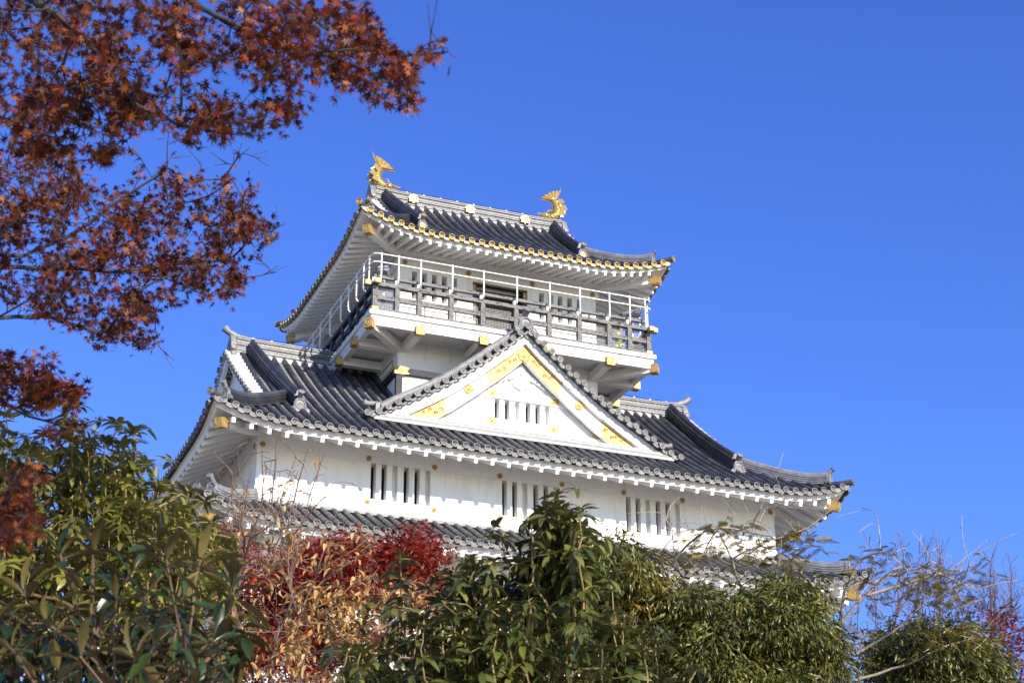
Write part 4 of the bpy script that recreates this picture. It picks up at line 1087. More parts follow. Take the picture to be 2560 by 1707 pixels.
class Skel:
    """branch skeleton grown by joining each new tip to the nearest good node"""
    def __init__(s, seed): s.p = []; s.par = []; s.len = []; s.rnd = random.Random(seed); s.tips = []; s.fl = {}
    def node(s, p, par):
        s.p.append(np.array(p, float)); s.par.append(par); s.len.append(0 if par < 0 else s.len[par]+np.linalg.norm(s.p[-1]-s.p[par])); return len(s.p)-1
    def limb(s, pts, par=-1, sub=4, wob=.03, r=None):
        """explicit limb through points"""
        pts = [np.array(p, float) for p in pts]; last = par if par >= 0 else s.node(pts[0], -1); ids = [last]
        for a, b in zip(pts[:-1] if par < 0 else [s.p[par]]+pts[:-1], pts[1:] if par < 0 else pts):
            L = np.linalg.norm(b-a)
            for i in range(1, sub+1):
                q = a+(b-a)*i/sub
                if i < sub: q = q+np.array([s.rnd.uniform(-1, 1) for _ in range(3)])*wob*L
                last = s.node(q, last); ids.append(last)
        if r:
            for i, k in enumerate(ids[1 if par >= 0 else 0:]): s.fl[k] = r[0]+(r[1]-r[0])*i/max(1, len(ids)-1)
        return ids
    def tip(s, t, bf=.35, sub=4, wob=.05, sag=0.0, up=0.0, lo=0, cur=.6):
        t = np.array(t, float); A = np.array(s.p[lo:]); d = np.linalg.norm(A-t, axis=1); c = d + bf*np.array(s.len[lo:]) 
        if up: c = c + up*np.maximum(0, A[:, 2]-t[2])*2
        k = int(np.argmin(c))+lo; a = s.p[k]; L = np.linalg.norm(t-a); last = k
        if L < 1e-3: s.tips.append(k); return k
        pd = (s.p[k]-s.p[s.par[k]]) if s.par[k] >= 0 else np.array([0, 0, 1.0])
        pd = pd/max(np.linalg.norm(pd), 1e-6); m = a+pd*L*.38
        for i in range(1, sub+1):
            u = i/sub; q = (1-u)**2*a+2*u*(1-u)*(m*cur+(a+t)/2*(1-cur))+u*u*t
            if i < sub: q = q+np.array([s.rnd.uniform(-1, 1) for _ in range(3)])*wob*L/sub*1.5
            q = q-np.array([0, 0, sag*L*math.sin(math.pi*u)]); last = s.node(q, last)
        s.tips.append(last); return last
    def dir(s, k): d = s.p[k]-s.p[s.par[k]] if s.par[k] >= 0 else np.array([0, 0, 1.0]); return V(d/max(np.linalg.norm(d), 1e-6))
    def build(s, name, m, parent, r0=.004, ex=.42, rmax=.3, seg=5, split=None, trunk=None):
        n = len(s.p); cnt = np.zeros(n); ch = [[] for _ in range(n)]
        for i in range(n):
            if s.par[i] >= 0: ch[s.par[i]].append(i)
        for i in range(n-1, -1, -1):
            if not ch[i]: cnt[i] = max(cnt[i], 1)
            if s.par[i] >= 0: cnt[s.par[i]] += cnt[i]
        rad = np.minimum(rmax, r0*np.power(np.maximum(cnt, 1), ex)); mb = MB(); done = set()
        for k, v_ in s.fl.items(): rad[k] = max(rad[k], v_)
        if trunk:
            for i in range(trunk[0]): rad[i] = max(rad[i], trunk[1]*(1-.75*i/trunk[0]))
        big = MB()
        for i in sorted(range(n), key=lambda i: -s.len[i]):
            if i in done or s.par[i] < 0: continue
            path = [i]; done.add(i); j = s.par[i]
            while j >= 0 and j not in done: path.append(j); done.add(j); j = s.par[j]
            if j >= 0: path.append(j)
            if len(path) < 2: continue
            rr = [float(rad[k]) for k in path]
            if j >= 0: rr[-1] = min(rr[-1], rr[-2]*1.25)
            mx = max(rr); tgt = big if (split and mx > split) else mb
            tgt.tube([s.p[k] for k in path], rr, seg=(8 if mx > .03 else 6 if mx > .012 else seg if mx > .005 else 3), caps=False)
        o = None
        if big.v: o = big.build('trunk', [m], parent, sharp=60)
        q = mb.build(name, [m], parent, sharp=60)
        return o, q
def rv(rnd, s=1.0): return V((rnd.gauss(0, s), rnd.gauss(0, s), rnd.gauss(0, s)))
def blob(rnd, px, py, dist, rx, ry, rd, fill=.5):
    """random point in an ellipsoid given by its middle pixel, distance and pixel radii; fill<1 favours the shell"""
    while True:
        v = V((rnd.uniform(-1, 1), rnd.uniform(-1, 1), rnd.uniform(-1, 1)))
        if 0 < v.length <= 1: break
    v = v.normalized()*(v.length**(fill)); k = dist/4562.5
    return at(px, py, dist) + CR*(v.x*rx*k) + V((0, 0, 1))*(v.y*ry*k) + CF*(v.z*rd)
def base_under(px, dist, py=1707):
    p = at(px, py, dist); return V((p.x, p.y, ground_z(p.x, p.y)-.05))
def fan(rnd, L, p, d, n, size, tilt, spread=1.0, up=V((0,0,1)), jit=.25):
    """a whorl of leaves round a stem tip"""
    a0 = rnd.uniform(0, 6.28); r = d.orthogonal().normalized(); b = d.cross(r)
    for i in range(n):
        t = a0+i*2.4; o = (r*math.cos(t)+b*math.sin(t)); x = (o*math.cos(tilt)+d*math.sin(tilt)+rv(rnd, jit*.5)).normalized()
        nn = (d*1.0+V((0,0,.5))+rv(rnd, jit)).normalized()
        if abs(nn.dot(x)) > .95: nn = o.cross(x)
        L.add(p-d*(size*.25*i/n), x, nn, size*rnd.uniform(.7, 1.15))

# ---------------------------------------------------------------- big brown-red maple hanging in from the left
rnd = random.Random(11)
tr = thing('maple_tree', base_under(-900, 9.0), 'tall brown-red maple whose leafy branches hang across the upper left sky', 'tree')
sk = Skel(3); b0 = ORG[tr.name]
trunk = sk.limb([b0, b0+V((.1, .05, 1.6)), at(-760, 1250, 9), at(-700, 900, 9), at(-640, 520, 9), at(-560, 100, 8.8), at(-480, -300, 8.6)], sub=4, wob=.02)
def nearest(p): return int(np.argmin([np.linalg.norm(np.array(p)-q) for q in sk.p[:len(trunk)]]))
limbs = [
 [at(-300, -120, 8.2), at(-40, -60, 7.6), at(120, 20, 7.3), at(205, 90, 7.2), at(270, 180, 7.1), at(345, 265, 7.0), at(440, 310, 6.9), at(560, 335, 6.8), at(640, 340, 6.8)],
 [at(-200, -260, 8.0), at(150, -140, 7.4), at(420, -20, 7.2), at(540, 40, 7.1), at(700, 115, 7.0), at(850, 150, 6.9), at(985, 215, 6.9), at(1040, 255, 6.8)],
 [at(-100, -330, 8.0), at(350, -180, 7.4), at(640, -60, 7.1), at(760, 30, 7.0), at(860, 110, 7.0), at(1000, 140, 6.9), at(1110, 132, 6.8)],
 [at(-420, 300, 9.0), at(-150, 330, 9.6), at(40, 300, 10), at(130, 250, 10.2)],
 [at(-400, 690, 9.2), at(-150, 660, 10), at(0, 668, 10.6), at(140, 672, 10.8), at(290, 680, 11), at(430, 660, 11.2), at(560, 650, 11.3)],
 [at(-380, 700, 9.2), at(-140, 640, 10), at(60, 640, 10.5), at(180, 585, 10.6), at(300, 500, 10.7), at(420, 420, 10.8)],
 [at(-400, 860, 9.0), at(-150, 800, 9.8), at(0, 795, 10.3), at(120, 790, 10.5), at(240, 830, 10.6)],
 [at(-420, 1000, 8.6), at(-200, 960, 8.6), at(-20, 990, 8.6), at(70, 1040, 8.6), at(190, 1075, 8.7)],
 [at(-400, 1250, 7.6), at(-200, 1240, 6.8), at(-60, 1290, 6.4), at(40, 1310, 6.2)],
]
LI = [sk.limb(l, par=nearest(l[0]), sub=3, wob=.02) for l in limbs]
lo0 = len(trunk)
vols = [  # px, py, dist, rx, ry, rdepth, tips, leaf size
 (90, 120, 7.4, 200, 190, .7, 95, .066), (340, 90, 7.2, 190, 130, .6, 85, .064), (190, 300, 7.6, 160, 120, .6, 55, .062), (420, 270, 7.0, 160, 60, .4, 42, .064), (560, 318, 6.8, 110, 32, .3, 20, .066), (700, 285, 6.8, 50, 32, .3, 8, .066),
 (590, 80, 7.0, 180, 95, .5, 70, .064), (780, 110, 6.9, 180, 95, .5, 75, .066), (930, 175, 6.9, 110, 60, .4, 34, .068), (860, 40, 7.0, 80, 50, .4, 20, .066), (985, 235, 6.8, 55, 36, .3, 9, .07), (1105, 128, 6.8, 36, 18, .2, 4, .058), (690, 225, 6.9, 50, 65, .3, 12, .066),
 (70, 460, 10.2, 130, 120, .9, 85, .066), (180, 560, 10.5, 200, 110, .9, 80, .062), (420, 570, 11, 200, 110, .8, 110, .06), (590, 600, 11.2, 90, 80, .6, 32, .06), (520, 480, 10.9, 120, 60, .6, 24, .058), (380, 690, 11, 230, 70, .8, 95, .058), (540, 700, 11.2, 70, 34, .5, 16, .058), (230, 770, 10.6, 150, 70, .7, 60, .058), (310, 840, 10.7, 85, 36, .5, 20, .058), (60, 700, 10.4, 90, 70, .7, 30, .058), (400, 430, 10.8, 70, 24, .5, 8, .055), (650, 560, 11.2, 30, 26, .4, 7, .06),
 (50, 950, 8.6, 90, 80, .5, 40, .06), (130, 985, 8.6, 70, 40, .4, 16, .06), (170, 1075, 8.7, 50, 14, .3, 4, .055), (185, 980, 8.6, 16, 14, .2, 3, .055),
 (15, 1300, 6.3, 60, 70, .4, 22, .05), (80, 1190, 6.4, 40, 22, .3, 4, .045), (60, 1250, 6.3, 40, 24, .3, 5, .045),
]
L = Leaves()
tips = []
for (px, py, d, rx, ry, rd, n, sz) in vols:
    nl_ = max(2, int(ry/22)); tl = rnd.uniform(-.12, .12)
    for _ in range(int(n*(1.75 if px < 260 else 1.15))):      # leaves lie in flat, slightly tilted sprays
        a_ = rnd.uniform(-1, 1); w_ = math.sqrt(1-a_*a_); b_ = (rnd.randrange(nl_)+.5)/nl_*2-1; b_ = (b_+rnd.gauss(0, .06))*w_
        tips.append((at(px+a_*rx, py+b_*ry+a_*rx*tl, d+rnd.uniform(-1, 1)*rd), sz))
rnd.shuffle(tips)
ends = []
for t, sz in tips: ends.append((sk.tip(t, bf=.12, sub=4, wob=.06, sag=.04, lo=lo0), sz))
# bare twigs reaching past the leaves
for q in ((425, 310, 10.8), (1075, 68, 6.8), (1110, 128, 6.8), (600, 380, 10.9), (648, 398, 10.9), (690, 680, 11.3), (500, 400, 10.9), (440, 395, 10.9), (330, 370, 10.7), (700, 560, 11.2), (560, 410, 10.9), (610, 480, 11), (650, 650, 11.2), (420, 890, 10.8), (205, 1065, 8.7)):
    k = sk.tip(at(*q), bf=.05, sub=5, wob=.04, lo=lo0, cur=.2)
    for s_ in range(3): j = sk.par[k] if s_ else sk.par[sk.par[k]]; sk.limb([V(sk.p[j])+(sk.dir(k)+rv(rnd, .5)).normalized()*rnd.uniform(.05, .14)], par=j, sub=2)
sk.build('branch', 'bark_dark', tr, r0=.0019, ex=.375, rmax=.14, split=.04, trunk=(lo0, .17))
for k, sz in ends:
    p = V(sk.p[k]); d = sk.dir(k)
    for c in range(rnd.choice((3, 4, 4, 5))):
        kk = k if c < 2 else sk.par[k]
        for side in (-1, 1):
            q = V(sk.p[kk])+rv(rnd, .028); x = (d*.6+rv(rnd, .7)+V((0, 0, -.35))).normalized(); nn = (V((0, 0, 1))+rv(rnd, .75)).normalized()
            if abs(nn.dot(x)) > .9: nn = V((1, 0, .2))
            L.add(q, x, nn, sz*rnd.uniform(.65, 1.1)*(.60 if sz > .0625 else .76))
L.build('crown', 'star', 'maple_leaf', tr)

# ---------------------------------------------------------------- shrubs with drooping whorled leaves
def whorl_shrub(seed, name, label, base, stems, leafm, size, barkm, sub_n, rows=6, tilt=-.35, r0=.0032, buds=True, drop=.10, per=8, group=None):
    """upright stems, each a column of drooping leaf whorls; stems = (tip, length of leafy part)"""
    rnd = random.Random(seed); t = thing(name, base, label, 'shrub', group); s = Skel(seed); L = Leaves(); B = Leaves()
    lo_pts = base+V((0, 0, .6)); s.limb([base, lo_pts], sub=2)
    for tip, ln in stems:
        k = s.tip(V(tip)-V((0, 0, ln)), bf=.35, sub=4, wob=.03, up=.9, cur=.3)
        ids = s.limb([V(tip)-V((rnd.uniform(-.04, .04), rnd.uniform(-.04, .04), ln*.45)), tip], par=k, sub=3, wob=.05)
        n = max(2, int(ln/drop))
        for i in range(n+1):
            u = i/n; a = s.p[k]; p = V(a)*(u*1.0)+V(tip)*(1-u) if False else V(tip).lerp(V(s.p[k]), u)
            d = (V(tip)-V(s.p[k])).normalized()+rv(rnd, .12); d.normalize()
            fan(rnd, L, p, d, rnd.randint(per-1, per+3) if i == 0 else rnd.randint(4, 7), size*(1 if i else .85), (.35 if i == 0 else tilt)+rnd.uniform(-.25, .25), jit=.3)
            if sub_n and i and rnd.random() < sub_n:
                o = rv(rnd, 1); o.z = abs(o.z)*.6; o.normalize(); q = p+o*rnd.uniform(.10, .24)*(size/.1)
                kk = s.tip(q, bf=0, sub=2); fan(rnd, L, q, (o+V((0,0,.8))).normalized(), rnd.randint(5, 8), size*.9, .1, jit=.35)
        if buds:
            for _ in range(5): B.add(V(tip)+rv(rnd, .012), (V((0,0,1))+rv(rnd, .4)).normalized(), rv(rnd, 1).normalized(), size*.20)
    s.build('stem', barkm, t, r0=r0, ex=.33, rmax=.05, split=.02)
    L.build('foliage', 'ell_thin', leafm, t); bo = B.build('bud', 'curl', 'bud', t); bo['kind'] = 'stuff'
    return t
# left: behind the loquat
rnd = random.Random(21); st = []
outline = [(20, 1035), (40, 1090), (165, 960), (200, 1010), (110, 1075), (250, 1050), (285, 1055), (150, 1080), (335, 1080), (310, 1110), (60, 1130), (400, 1215), (430, 1220), (460, 1260), (360, 1230), (10, 1150), (235, 1110), (190, 1075), (500, 1295), (535, 1300), (478, 1225), (520, 1330), (560, 1345), (450, 1290), (420, 1260), (545, 1380), (590, 1400), (500, 1360)]
for px, py in outline: st.append((at(px+rnd.uniform(-6, 6), py, 12.4+rnd.uniform(-.5, .5)), rnd.uniform(.35, .6)))
for _ in range(240):
    px = rnd.uniform(-160, 520); top = 1075 if px < 330 else 1075+(px-330)*1.1
    py = rnd.uniform(top+10, top+420); st.append((at(px, py, 12.2+rnd.uniform(-1.0, 1.0)+(py-top)*-.002), rnd.uniform(.25, .5)))
whorl_shrub(31, 'broadleaf_shrub', 'olive green shrub with drooping leaves at the left edge, behind the big-leaved loquat', base_under(140, 12.4), st, 'shrub_leaf', .118, 'bark_tan', .7)
# centre foreground
rnd = random.Random(22); st = []
outline = [(1388, 1240), (1455, 1268), (1330, 1300), (1256, 1345), (1412, 1330), (1150, 1432), (1175, 1400), (1290, 1420), (1075, 1470), (1340, 1395), (1480, 1370), (1220, 1440), (1000, 1400), (1000, 1500), (960, 1540), (900, 1560), (1530, 1470), (1560, 1540), (1430, 1450), (870, 1620), (1640, 1600), (1050, 1540), (1120, 1520)]
for px, py in outline: st.append((at(px, py, 11.0+rnd.uniform(-.5, .5)), rnd.uniform(.35, .6)))
for _ in range(215):
    px = rnd.uniform(860, 1740); c = abs(px-1390); top = 1400+max(0, c-50)*1.15 if px > 1390 else 1425+max(0, c-60)*.33
    py = rnd.uniform(top+30, 1800); st.append((at(px, py, 10.8+rnd.uniform(-.9, .9)), rnd.uniform(.22, .45)))
for _ in range(46):
    u = rnd.random(); px = 1392+rnd.uniform(-1, 1)*(20+72*u); st.append((at(px, 1258+190*u+rnd.uniform(-8, 8), 11+rnd.uniform(-.35, .35)), rnd.uniform(.2, .32)))
for _ in range(14):
    u = rnd.random(); px = 1200+rnd.uniform(-1, 1)*(40+80*u); st.append((at(px, 1400+110*u, 11+rnd.uniform(-.35, .35)), rnd.uniform(.2, .3)))
for px, py in ((1390, 1330), (1350, 1380), (1440, 1350), (1400, 1420), (1330, 1440), (1450, 1420), (1370, 1480), (1420, 1300)): st.append((at(px, py, 11+rnd.uniform(-.3, .3)), .3))
whorl_shrub(32, 'broadleaf_shrub', 'dark green pointed shrub with yellow stems in the centre foreground, below the castle', base_under(1300, 11.0), st, 'shrub_leaf_mid', .12, 'bark_tan', .7)

# ---------------------------------------------------------------- loquat in the near left corner
rnd = random.Random(41)
lq = thing('loquat_tree', base_under(330, 7.6), 'loquat with long ribbed leaves, brown underneath, in the bottom left corner', 'tree'); s = Skel(41); L = Leaves()
bq = ORG[lq.name]; s.limb([bq, bq+V((0, 0, .7))], sub=2)
for l in ([at(300, 1900, 7.6), at(330, 1740, 7.4)], [at(150, 1900, 7.8), at(110, 1740, 7.8)], [at(480, 1900, 7.4), at(520, 1740, 7.2)], [at(-60, 1850, 8), at(-40, 1700, 8)]): s.limb(l, par=2, sub=3, wob=.03)
ros = [(580, 1455, 7.0), (335, 1640, 6.7), (385, 1600, 6.8), (415, 1395, 7.5), (150, 1385, 7.7), (290, 1500, 7.5), (60, 1480, 7.6), (530, 1600, 6.9), (455, 1500, 7.3), (230, 1375, 8.0), (395, 1345, 8.0), (490, 1700, 6.7), (200, 1640, 7.0), (330, 1430, 7.8), (120, 1560, 7.4), (30, 1620, 7.3), (500, 1400, 7.8)]
nf = len(ros)
for _ in range(150):
    px = rnd.uniform(-140, 620); ros.append((px, rnd.uniform(1500+max(0, px-300)*.15, 1840), 8.6+rnd.uniform(-.6, .9)))
for ii, q in enumerate(ros):
    k = s.tip(at(*q), bf=.75, sub=4, wob=.05, up=1.2, cur=.4); p = V(s.p[k]); d = (s.dir(k)*.5+V((0,0,.8))+rv(rnd, .2)).normalized(); n = rnd.randint(9, 12) if ii < nf else rnd.randint(9, 13); r = d.orthogonal().normalized(); b = d.cross(r); a0 = rnd.uniform(0, 6)
    e0, e1 = (1.15, 2.0) if ii < nf else (.15, 1.5)
    for i in range(n):
        t = a0+i*2.399; el = e0-e1*(i/n)+rnd.uniform(-.15, .15); o = r*math.cos(t)+b*math.sin(t); x = (o*math.cos(el)+d*math.sin(el)+rv(rnd, .1)).normalized(); nn = (d*math.cos(el)-o*math.sin(el)+rv(rnd, .15)).normalized()
        L.add(p-d*(.07*i/n)+x*.012, x, nn, rnd.uniform(.13, .20)*(.8 if i < 3 else 1))
s.build('branch', 'bark_brown', lq, r0=.0055, ex=.34, rmax=.06, split=.03)
L.build('crown', 'loquat', 'loquat_leaf', lq)

# ---------------------------------------------------------------- tan-leaved deciduous shrub
rnd = random.Random(51)
ts = thing('deciduous_shrub', base_under(650, 19), 'half bare shrub with thin twigs and dry tan leaves, in front of the castle corner', 'shrub'); s = Skel(51); L = Leaves()
B0 = ORG[ts.name]
s.limb([B0, B0+V((0, 0, .8)), at(600, 1720, 19), at(585, 1560, 19), at(600, 1430, 19), at(625, 1300, 19)], sub=3, wob=.03)
for l in ([at(680, 1640, 19), at(730, 1500, 19), at(720, 1380, 19.2), at(700, 1240, 19.2)], [at(760, 1640, 18.6), at(900, 1590, 18.4), at(1080, 1500, 18.3)], [at(700, 1560, 19.3), at(820, 1440, 19.4), at(930, 1370, 19.4)]): s.limb(l, par=3, sub=3, wob=.03)
up_t = [(655, 1125), (690, 1110), (740, 1140), (770, 1120), (810, 1135), (595, 1140), (630, 1175), (560, 1230), (700, 1180), (790, 1190), (720, 1215), (760, 1230), (660, 1235), (830, 1210), (610, 1230), (880, 1260), (580, 1180), (745, 1175), (680, 1150), (800, 1160)]
for px, py in up_t:
    d_ = 19+rnd.uniform(-.6, .6); a_ = at(640+(px-660)*.35, 1420+rnd.uniform(-60, 60), d_); k0 = int(np.argmin([np.linalg.norm(np.array(a_)-q) for q in s.p]))
    ids = s.limb([a_.lerp(at(px, py, d_), .5)+rv(rnd, .05), at(px, py, d_)], par=k0, sub=4, wob=.025); s.tips.append(ids[-1])
tw = []
for (px, py, rx, ry, n) in ((650, 1330, 130, 120, 130), (800, 1400, 150, 110, 110), (860, 1540, 170, 110, 130), (760, 1600, 170, 130, 120), (600, 1500, 90, 160, 90), (1020, 1520, 110, 90, 60), (560, 1300, 60, 90, 40)):
    for _ in range(n): tw.append(blob(rnd, px, py, 19, rx, ry, .9, .6))
rnd.shuffle(tw)
for t in tw: s.tip(t, bf=.08, sub=4, wob=.05, up=.9, cur=.3)
for k in list(s.tips)[:20]:
    for _ in range(11):
        j = k
        for _ in range(rnd.randint(0, 6)): j = max(1, s.par[j])
        s.tip(V(s.p[j])+V((rnd.gauss(0, .10), rnd.gauss(0, .10), rnd.uniform(.08, .30))), bf=0, sub=2, cur=.2)
nb = len(s.tips)
def tan_cluster(p, n):
    for i in range(n):
        x = (CR*rnd.uniform(-1, 1)*.9+rv(rnd, .4)+V((0, 0, -.12))).normalized(); nn = (V((0, 0, 1))+rv(rnd, .35)).normalized(); L.add(p+rv(rnd, .035), x, nn, rnd.uniform(.06, .11))
for k in s.tips[20:20+len(tw)]:
    p = V(s.p[k]); rel = p-CAM_POS; py = 853.5-rel.dot(CU)/rel.dot(CF)*4562.5; px = 1280+rel.dot(CR)/rel.dot(CF)*4562.5
    pr = .06 if py < 1330 else (.20 if px < 700 else (.85 if py > 1470 else (.34 if px > 760 else .16)))
    if rnd.random() < pr: tan_cluster(p, rnd.randint(2, 5)); 
    if rnd.random() < pr*.6: tan_cluster(V(s.p[s.par[k]]), rnd.randint(1, 4))
for px, py in ((800, 1150), (735, 1205), (755, 1235), (590, 1220), (600, 1245), (640, 1255), (540, 1305), (700, 1270)): tan_cluster(at(px, py, 19), 3)
s.build('branch', 'twig_red', ts, r0=.0036, ex=.34, rmax=.06, split=.03)
L.build('foliage', 'curl', 'tan_leaf', ts)

# ---------------------------------------------------------------- low bush with fallen-leaf orange foliage behind the centre shrub
rnd = random.Random(56); t = thing('deciduous_shrub', base_under(1330, 17), 'low shrub of dry orange leaves glimpsed behind the centre shrub', 'shrub'); s = Skel(56); L = Leaves()
s.limb([ORG[t.name], at(1330, 1760, 17)], sub=3)
for _ in range(90):
    k = s.tip(blob(rnd, 1330, 1650, 17, 120, 90, .7, .6), bf=.2, sub=3, wob=.1)
    for _ in range(5): L.add(V(s.p[k])+rv(rnd, .07), rv(rnd, 1).normalized(), (V((0,0,1))+rv(rnd, .5)).normalized(), rnd.uniform(.07, .12))
s.build('branch', 'twig_red', t, r0=.004); L.build('foliage', 'curl', 'orange_leaf', t)

# ---------------------------------------------------------------- generic crowns
def crown_tree(seed, name, label, base, vols, dist, trunk, tmpl, lm, size, nl, spread, barkm, nrm=1.0, split=.05, limbs=(), r0=.004, cat='tree', group=None, extra=None, flat=.6, droop=-.2, ragged=0.0):
    """vols: px, py, rx, ry, rdepth, tips; nl leaves scattered in a clump round each tip"""
    rnd = random.Random(seed); t = thing(name, base, label, cat, group); s = Skel(seed); L = Leaves(); E = Leaves()
    s.limb([base]+trunk, sub=4, wob=.03)
    for l in limbs: s.limb(l, par=min(len(s.p)-1, 4), sub=3, wob=.03)
    tp = []
    for (px, py, rx, ry, rd, n) in vols:
        tp += [blob(rnd, px, py, dist, rx, ry, rd, .42) for _ in range(n)]
        for _ in range(int(n*ragged)):
            a_ = rnd.uniform(-1, 1); tp.append(at(px+a_*rx*1.05, py-ry*(math.sqrt(max(0, 1-a_*a_))+rnd.uniform(.15, .75)), dist+rnd.uniform(-.6, .6)*rd))
    rnd.shuffle(tp)
    for q in tp:
        k = s.tip(q, bf=.22, sub=4, wob=.08, up=.2); p = V(s.p[k]); d = s.dir(k)
        for _ in range(nl):
            o = rv(rnd, spread); o.z *= flat; x = (o.normalized()*.8+d*.4+rv(rnd, .3)+V((0, 0, droop))).normalized(); nn = (V((0, 0, nrm))+rv(rnd, .5)).normalized()
            if abs(nn.dot(x)) > .93: nn = V((1, .2, 0))
            (E if extra and extra(p) and rnd.random() < .45 else L).add(p+o, x, nn, size*rnd.uniform(.7, 1.2))
    s.build('branch', barkm, t, r0=r0, ex=.42, rmax=.16, split=split)
    L.build('crown', tmpl, lm, t); 
    if E.P: E.build('yellow_foliage', tmpl, 'yellow_leaf', t)
    return t
def pix(p): rel = p-CAM_POS; w = rel.dot(CF); return 1280+rel.dot(CR)/w*4562.5, 853.5-rel.dot(CU)/w*4562.5

crown_tree(61, 'maple_tree', 'bright crimson maple in front of the castle wall, behind the tan shrub', base_under(860, 25), [(970, 1450, 130, 55, 1.2, 120), (1035, 1378, 44, 36, .6, 44), (1000, 1410, 40, 30, .6, 24), (860, 1385, 60, 30, .9, 40), (830, 1450, 90, 45, 1, 55), (1080, 1480, 60, 30, .8, 36), (770, 1430, 80, 45, 1, 40), (640, 1460, 100, 50, 1, 45), (930, 1560, 180, 70, 1.2, 100), (620, 1580, 90, 90, 1, 110), (700, 1640, 130, 80, 1.1, 130), (740, 1540, 90, 60, 1, 60), (900, 1680, 200, 60, 1.2, 90), (1140, 1490, 40, 20, .5, 12), (560, 1380, 50, 50, .8, 14)], 25,
    [at(860, 1760, 25), at(880, 1620, 25), at(930, 1500, 25)], 'smallstar', 'red_leaf', .062, 30, .15, 'bark_grey', limbs=([at(980, 1500, 25), at(1010, 1440, 25), at(1040, 1395, 25)], [at(760, 1560, 25), at(680, 1480, 25)]), flat=.32, ragged=.22)
crown_tree(62, 'evergreen_tree', 'dense dark evergreen with narrow glossy leaves, right of the centre shrub, under the lower eave', base_under(1780, 26), [(1558, 1425, 46, 40, .8, 70), (1500, 1430, 40, 36, .8, 36), (1590, 1490, 60, 40, .9, 60), (1590, 1560, 130, 60, 1.3, 130), (1760, 1600, 170, 70, 1.6, 190), (1740, 1545, 120, 30, 1.2, 60), (1962, 1518, 60, 34, 1.1, 64), (1985, 1580, 75, 70, 1.2, 90), (1890, 1560, 80, 50, 1.2, 60), (1900, 1670, 200, 70, 1.6, 190), (1640, 1680, 150, 70, 1.4, 140), (2040, 1670, 60, 50, 1, 50), (1450, 1540, 70, 60, .8, 50)], 26,
    [at(1790, 1900, 26), at(1780, 1720, 26), at(1760, 1620, 26)], 'narrow', 'narrow_leaf', .135, 34, .13, 'bark_brown', flat=.7, droop=-.75, nrm=.6, ragged=.2,
    extra=lambda p: (lambda q: (abs(q[0]-1615) < 34 and abs(q[1]-1485) < 55) or (abs(q[0]-1570) < 18 and abs(q[1]-1505) < 20))(pix(p)))
crown_tree(63, 'evergreen_tree', 'rounded green evergreen at the lower right, beneath the spreading bare branches', base_under(2330, 29), [(2260, 1660, 80, 50, 1, 80), (2330, 1625, 90, 38, 1.1, 90), (2420, 1640, 55, 46, 1, 50), (2340, 1700, 150, 56, 1.3, 140), (2410, 1695, 80, 46, 1, 60)], 29,
    [at(2330, 1880, 29), at(2330, 1740, 29)], 'narrow', 'narrow_leaf', .145, 34, .14, 'bark_brown', flat=.65, droop=-.7, nrm=.6, ragged=.2)
crown_tree(64, 'maple_tree', 'dusky red maple at the far right edge, behind the rounded evergreen', base_under(2530, 38), [(2520, 1600, 60, 60, 1.2, 40), (2560, 1570, 50, 40, 1, 20), (2535, 1680, 60, 60, 1.2, 40), (2450, 1575, 36, 34, .8, 12)], 38,
    [at(2535, 1850, 38), at(2530, 1700, 38)], 'smallstar', 'dark_red_leaf', .09, 14, .22, 'bark_grey', flat=.6)
crown_tree(65, 'maple_tree', 'small red maple showing low between the pale slanting trunks', base_under(2160, 40), [(2130, 1680, 70, 36, 1, 26), (2230, 1625, 30, 26, .8, 8), (2290, 1570, 60, 24, .8, 10)], 40,
    [at(2160, 1850, 40), at(2160, 1730, 40)], 'smallstar', 'dark_red_leaf', .085, 12, .2, 'bark_grey', flat=.6)

# ---------------------------------------------------------------- silk trees: pale slanting branches with feathery fronds
def silk(seed, label, base, limbs, tips, dist, cl, r0=.0052):
    rnd = random.Random(seed); t = thing('silk_tree', base, label, 'tree', None); s = Skel(seed); L = Leaves()
    s.limb([base, limbs[0][0]], sub=3, wob=.02, r=(.12, .085)); s.limb(limbs[0][1:], par=len(s.p)-1, sub=3, wob=.02, r=(.048, .012))
    for l in limbs[1:]:
        k = int(np.argmin([np.linalg.norm(np.array(l[0])-q) for q in s.p])); s.limb(l[1:], par=k, sub=3, wob=.015, r=(.030, .007))
    n0 = len(s.p)
    for (px, py) in tips:
        k = s.tip(at(px, py, dist+rnd.uniform(-.7, .7)), bf=.10, sub=5, wob=.03, cur=.35)
        for _ in range(3): s.tip(V(s.p[k])+rv(rnd, .26)+V((0, 0, .12)), bf=0, sub=3, wob=.03, cur=.2)
        for j in range(rnd.randint(cl+2, cl+6)):
            p = V(s.p[k])+V((rnd.gauss(0, .17), rnd.gauss(0, .17), rnd.gauss(0, .07))); a = rnd.uniform(0, 6.28); x = V((math.cos(a), math.sin(a), rnd.uniform(-.35, .15))).normalized(); L.add(p, x, (V((0,0,1))+rv(rnd, .35)).normalized(), rnd.uniform(.16, .27))
    for _ in range(60):
        j = rnd.choice(s.tips); j = s.par[j]; s.tip(V(s.p[j])+V((rnd.gauss(0, .3), rnd.gauss(0, .3), rnd.uniform(.1, .5))), bf=0, sub=3, wob=.03, cur=.2)
    s.build('branch', 'bark_grey', t, r0=r0, ex=.36, rmax=.13, split=.05); L.build('crown', 'frond', 'frond', t)
D = 28
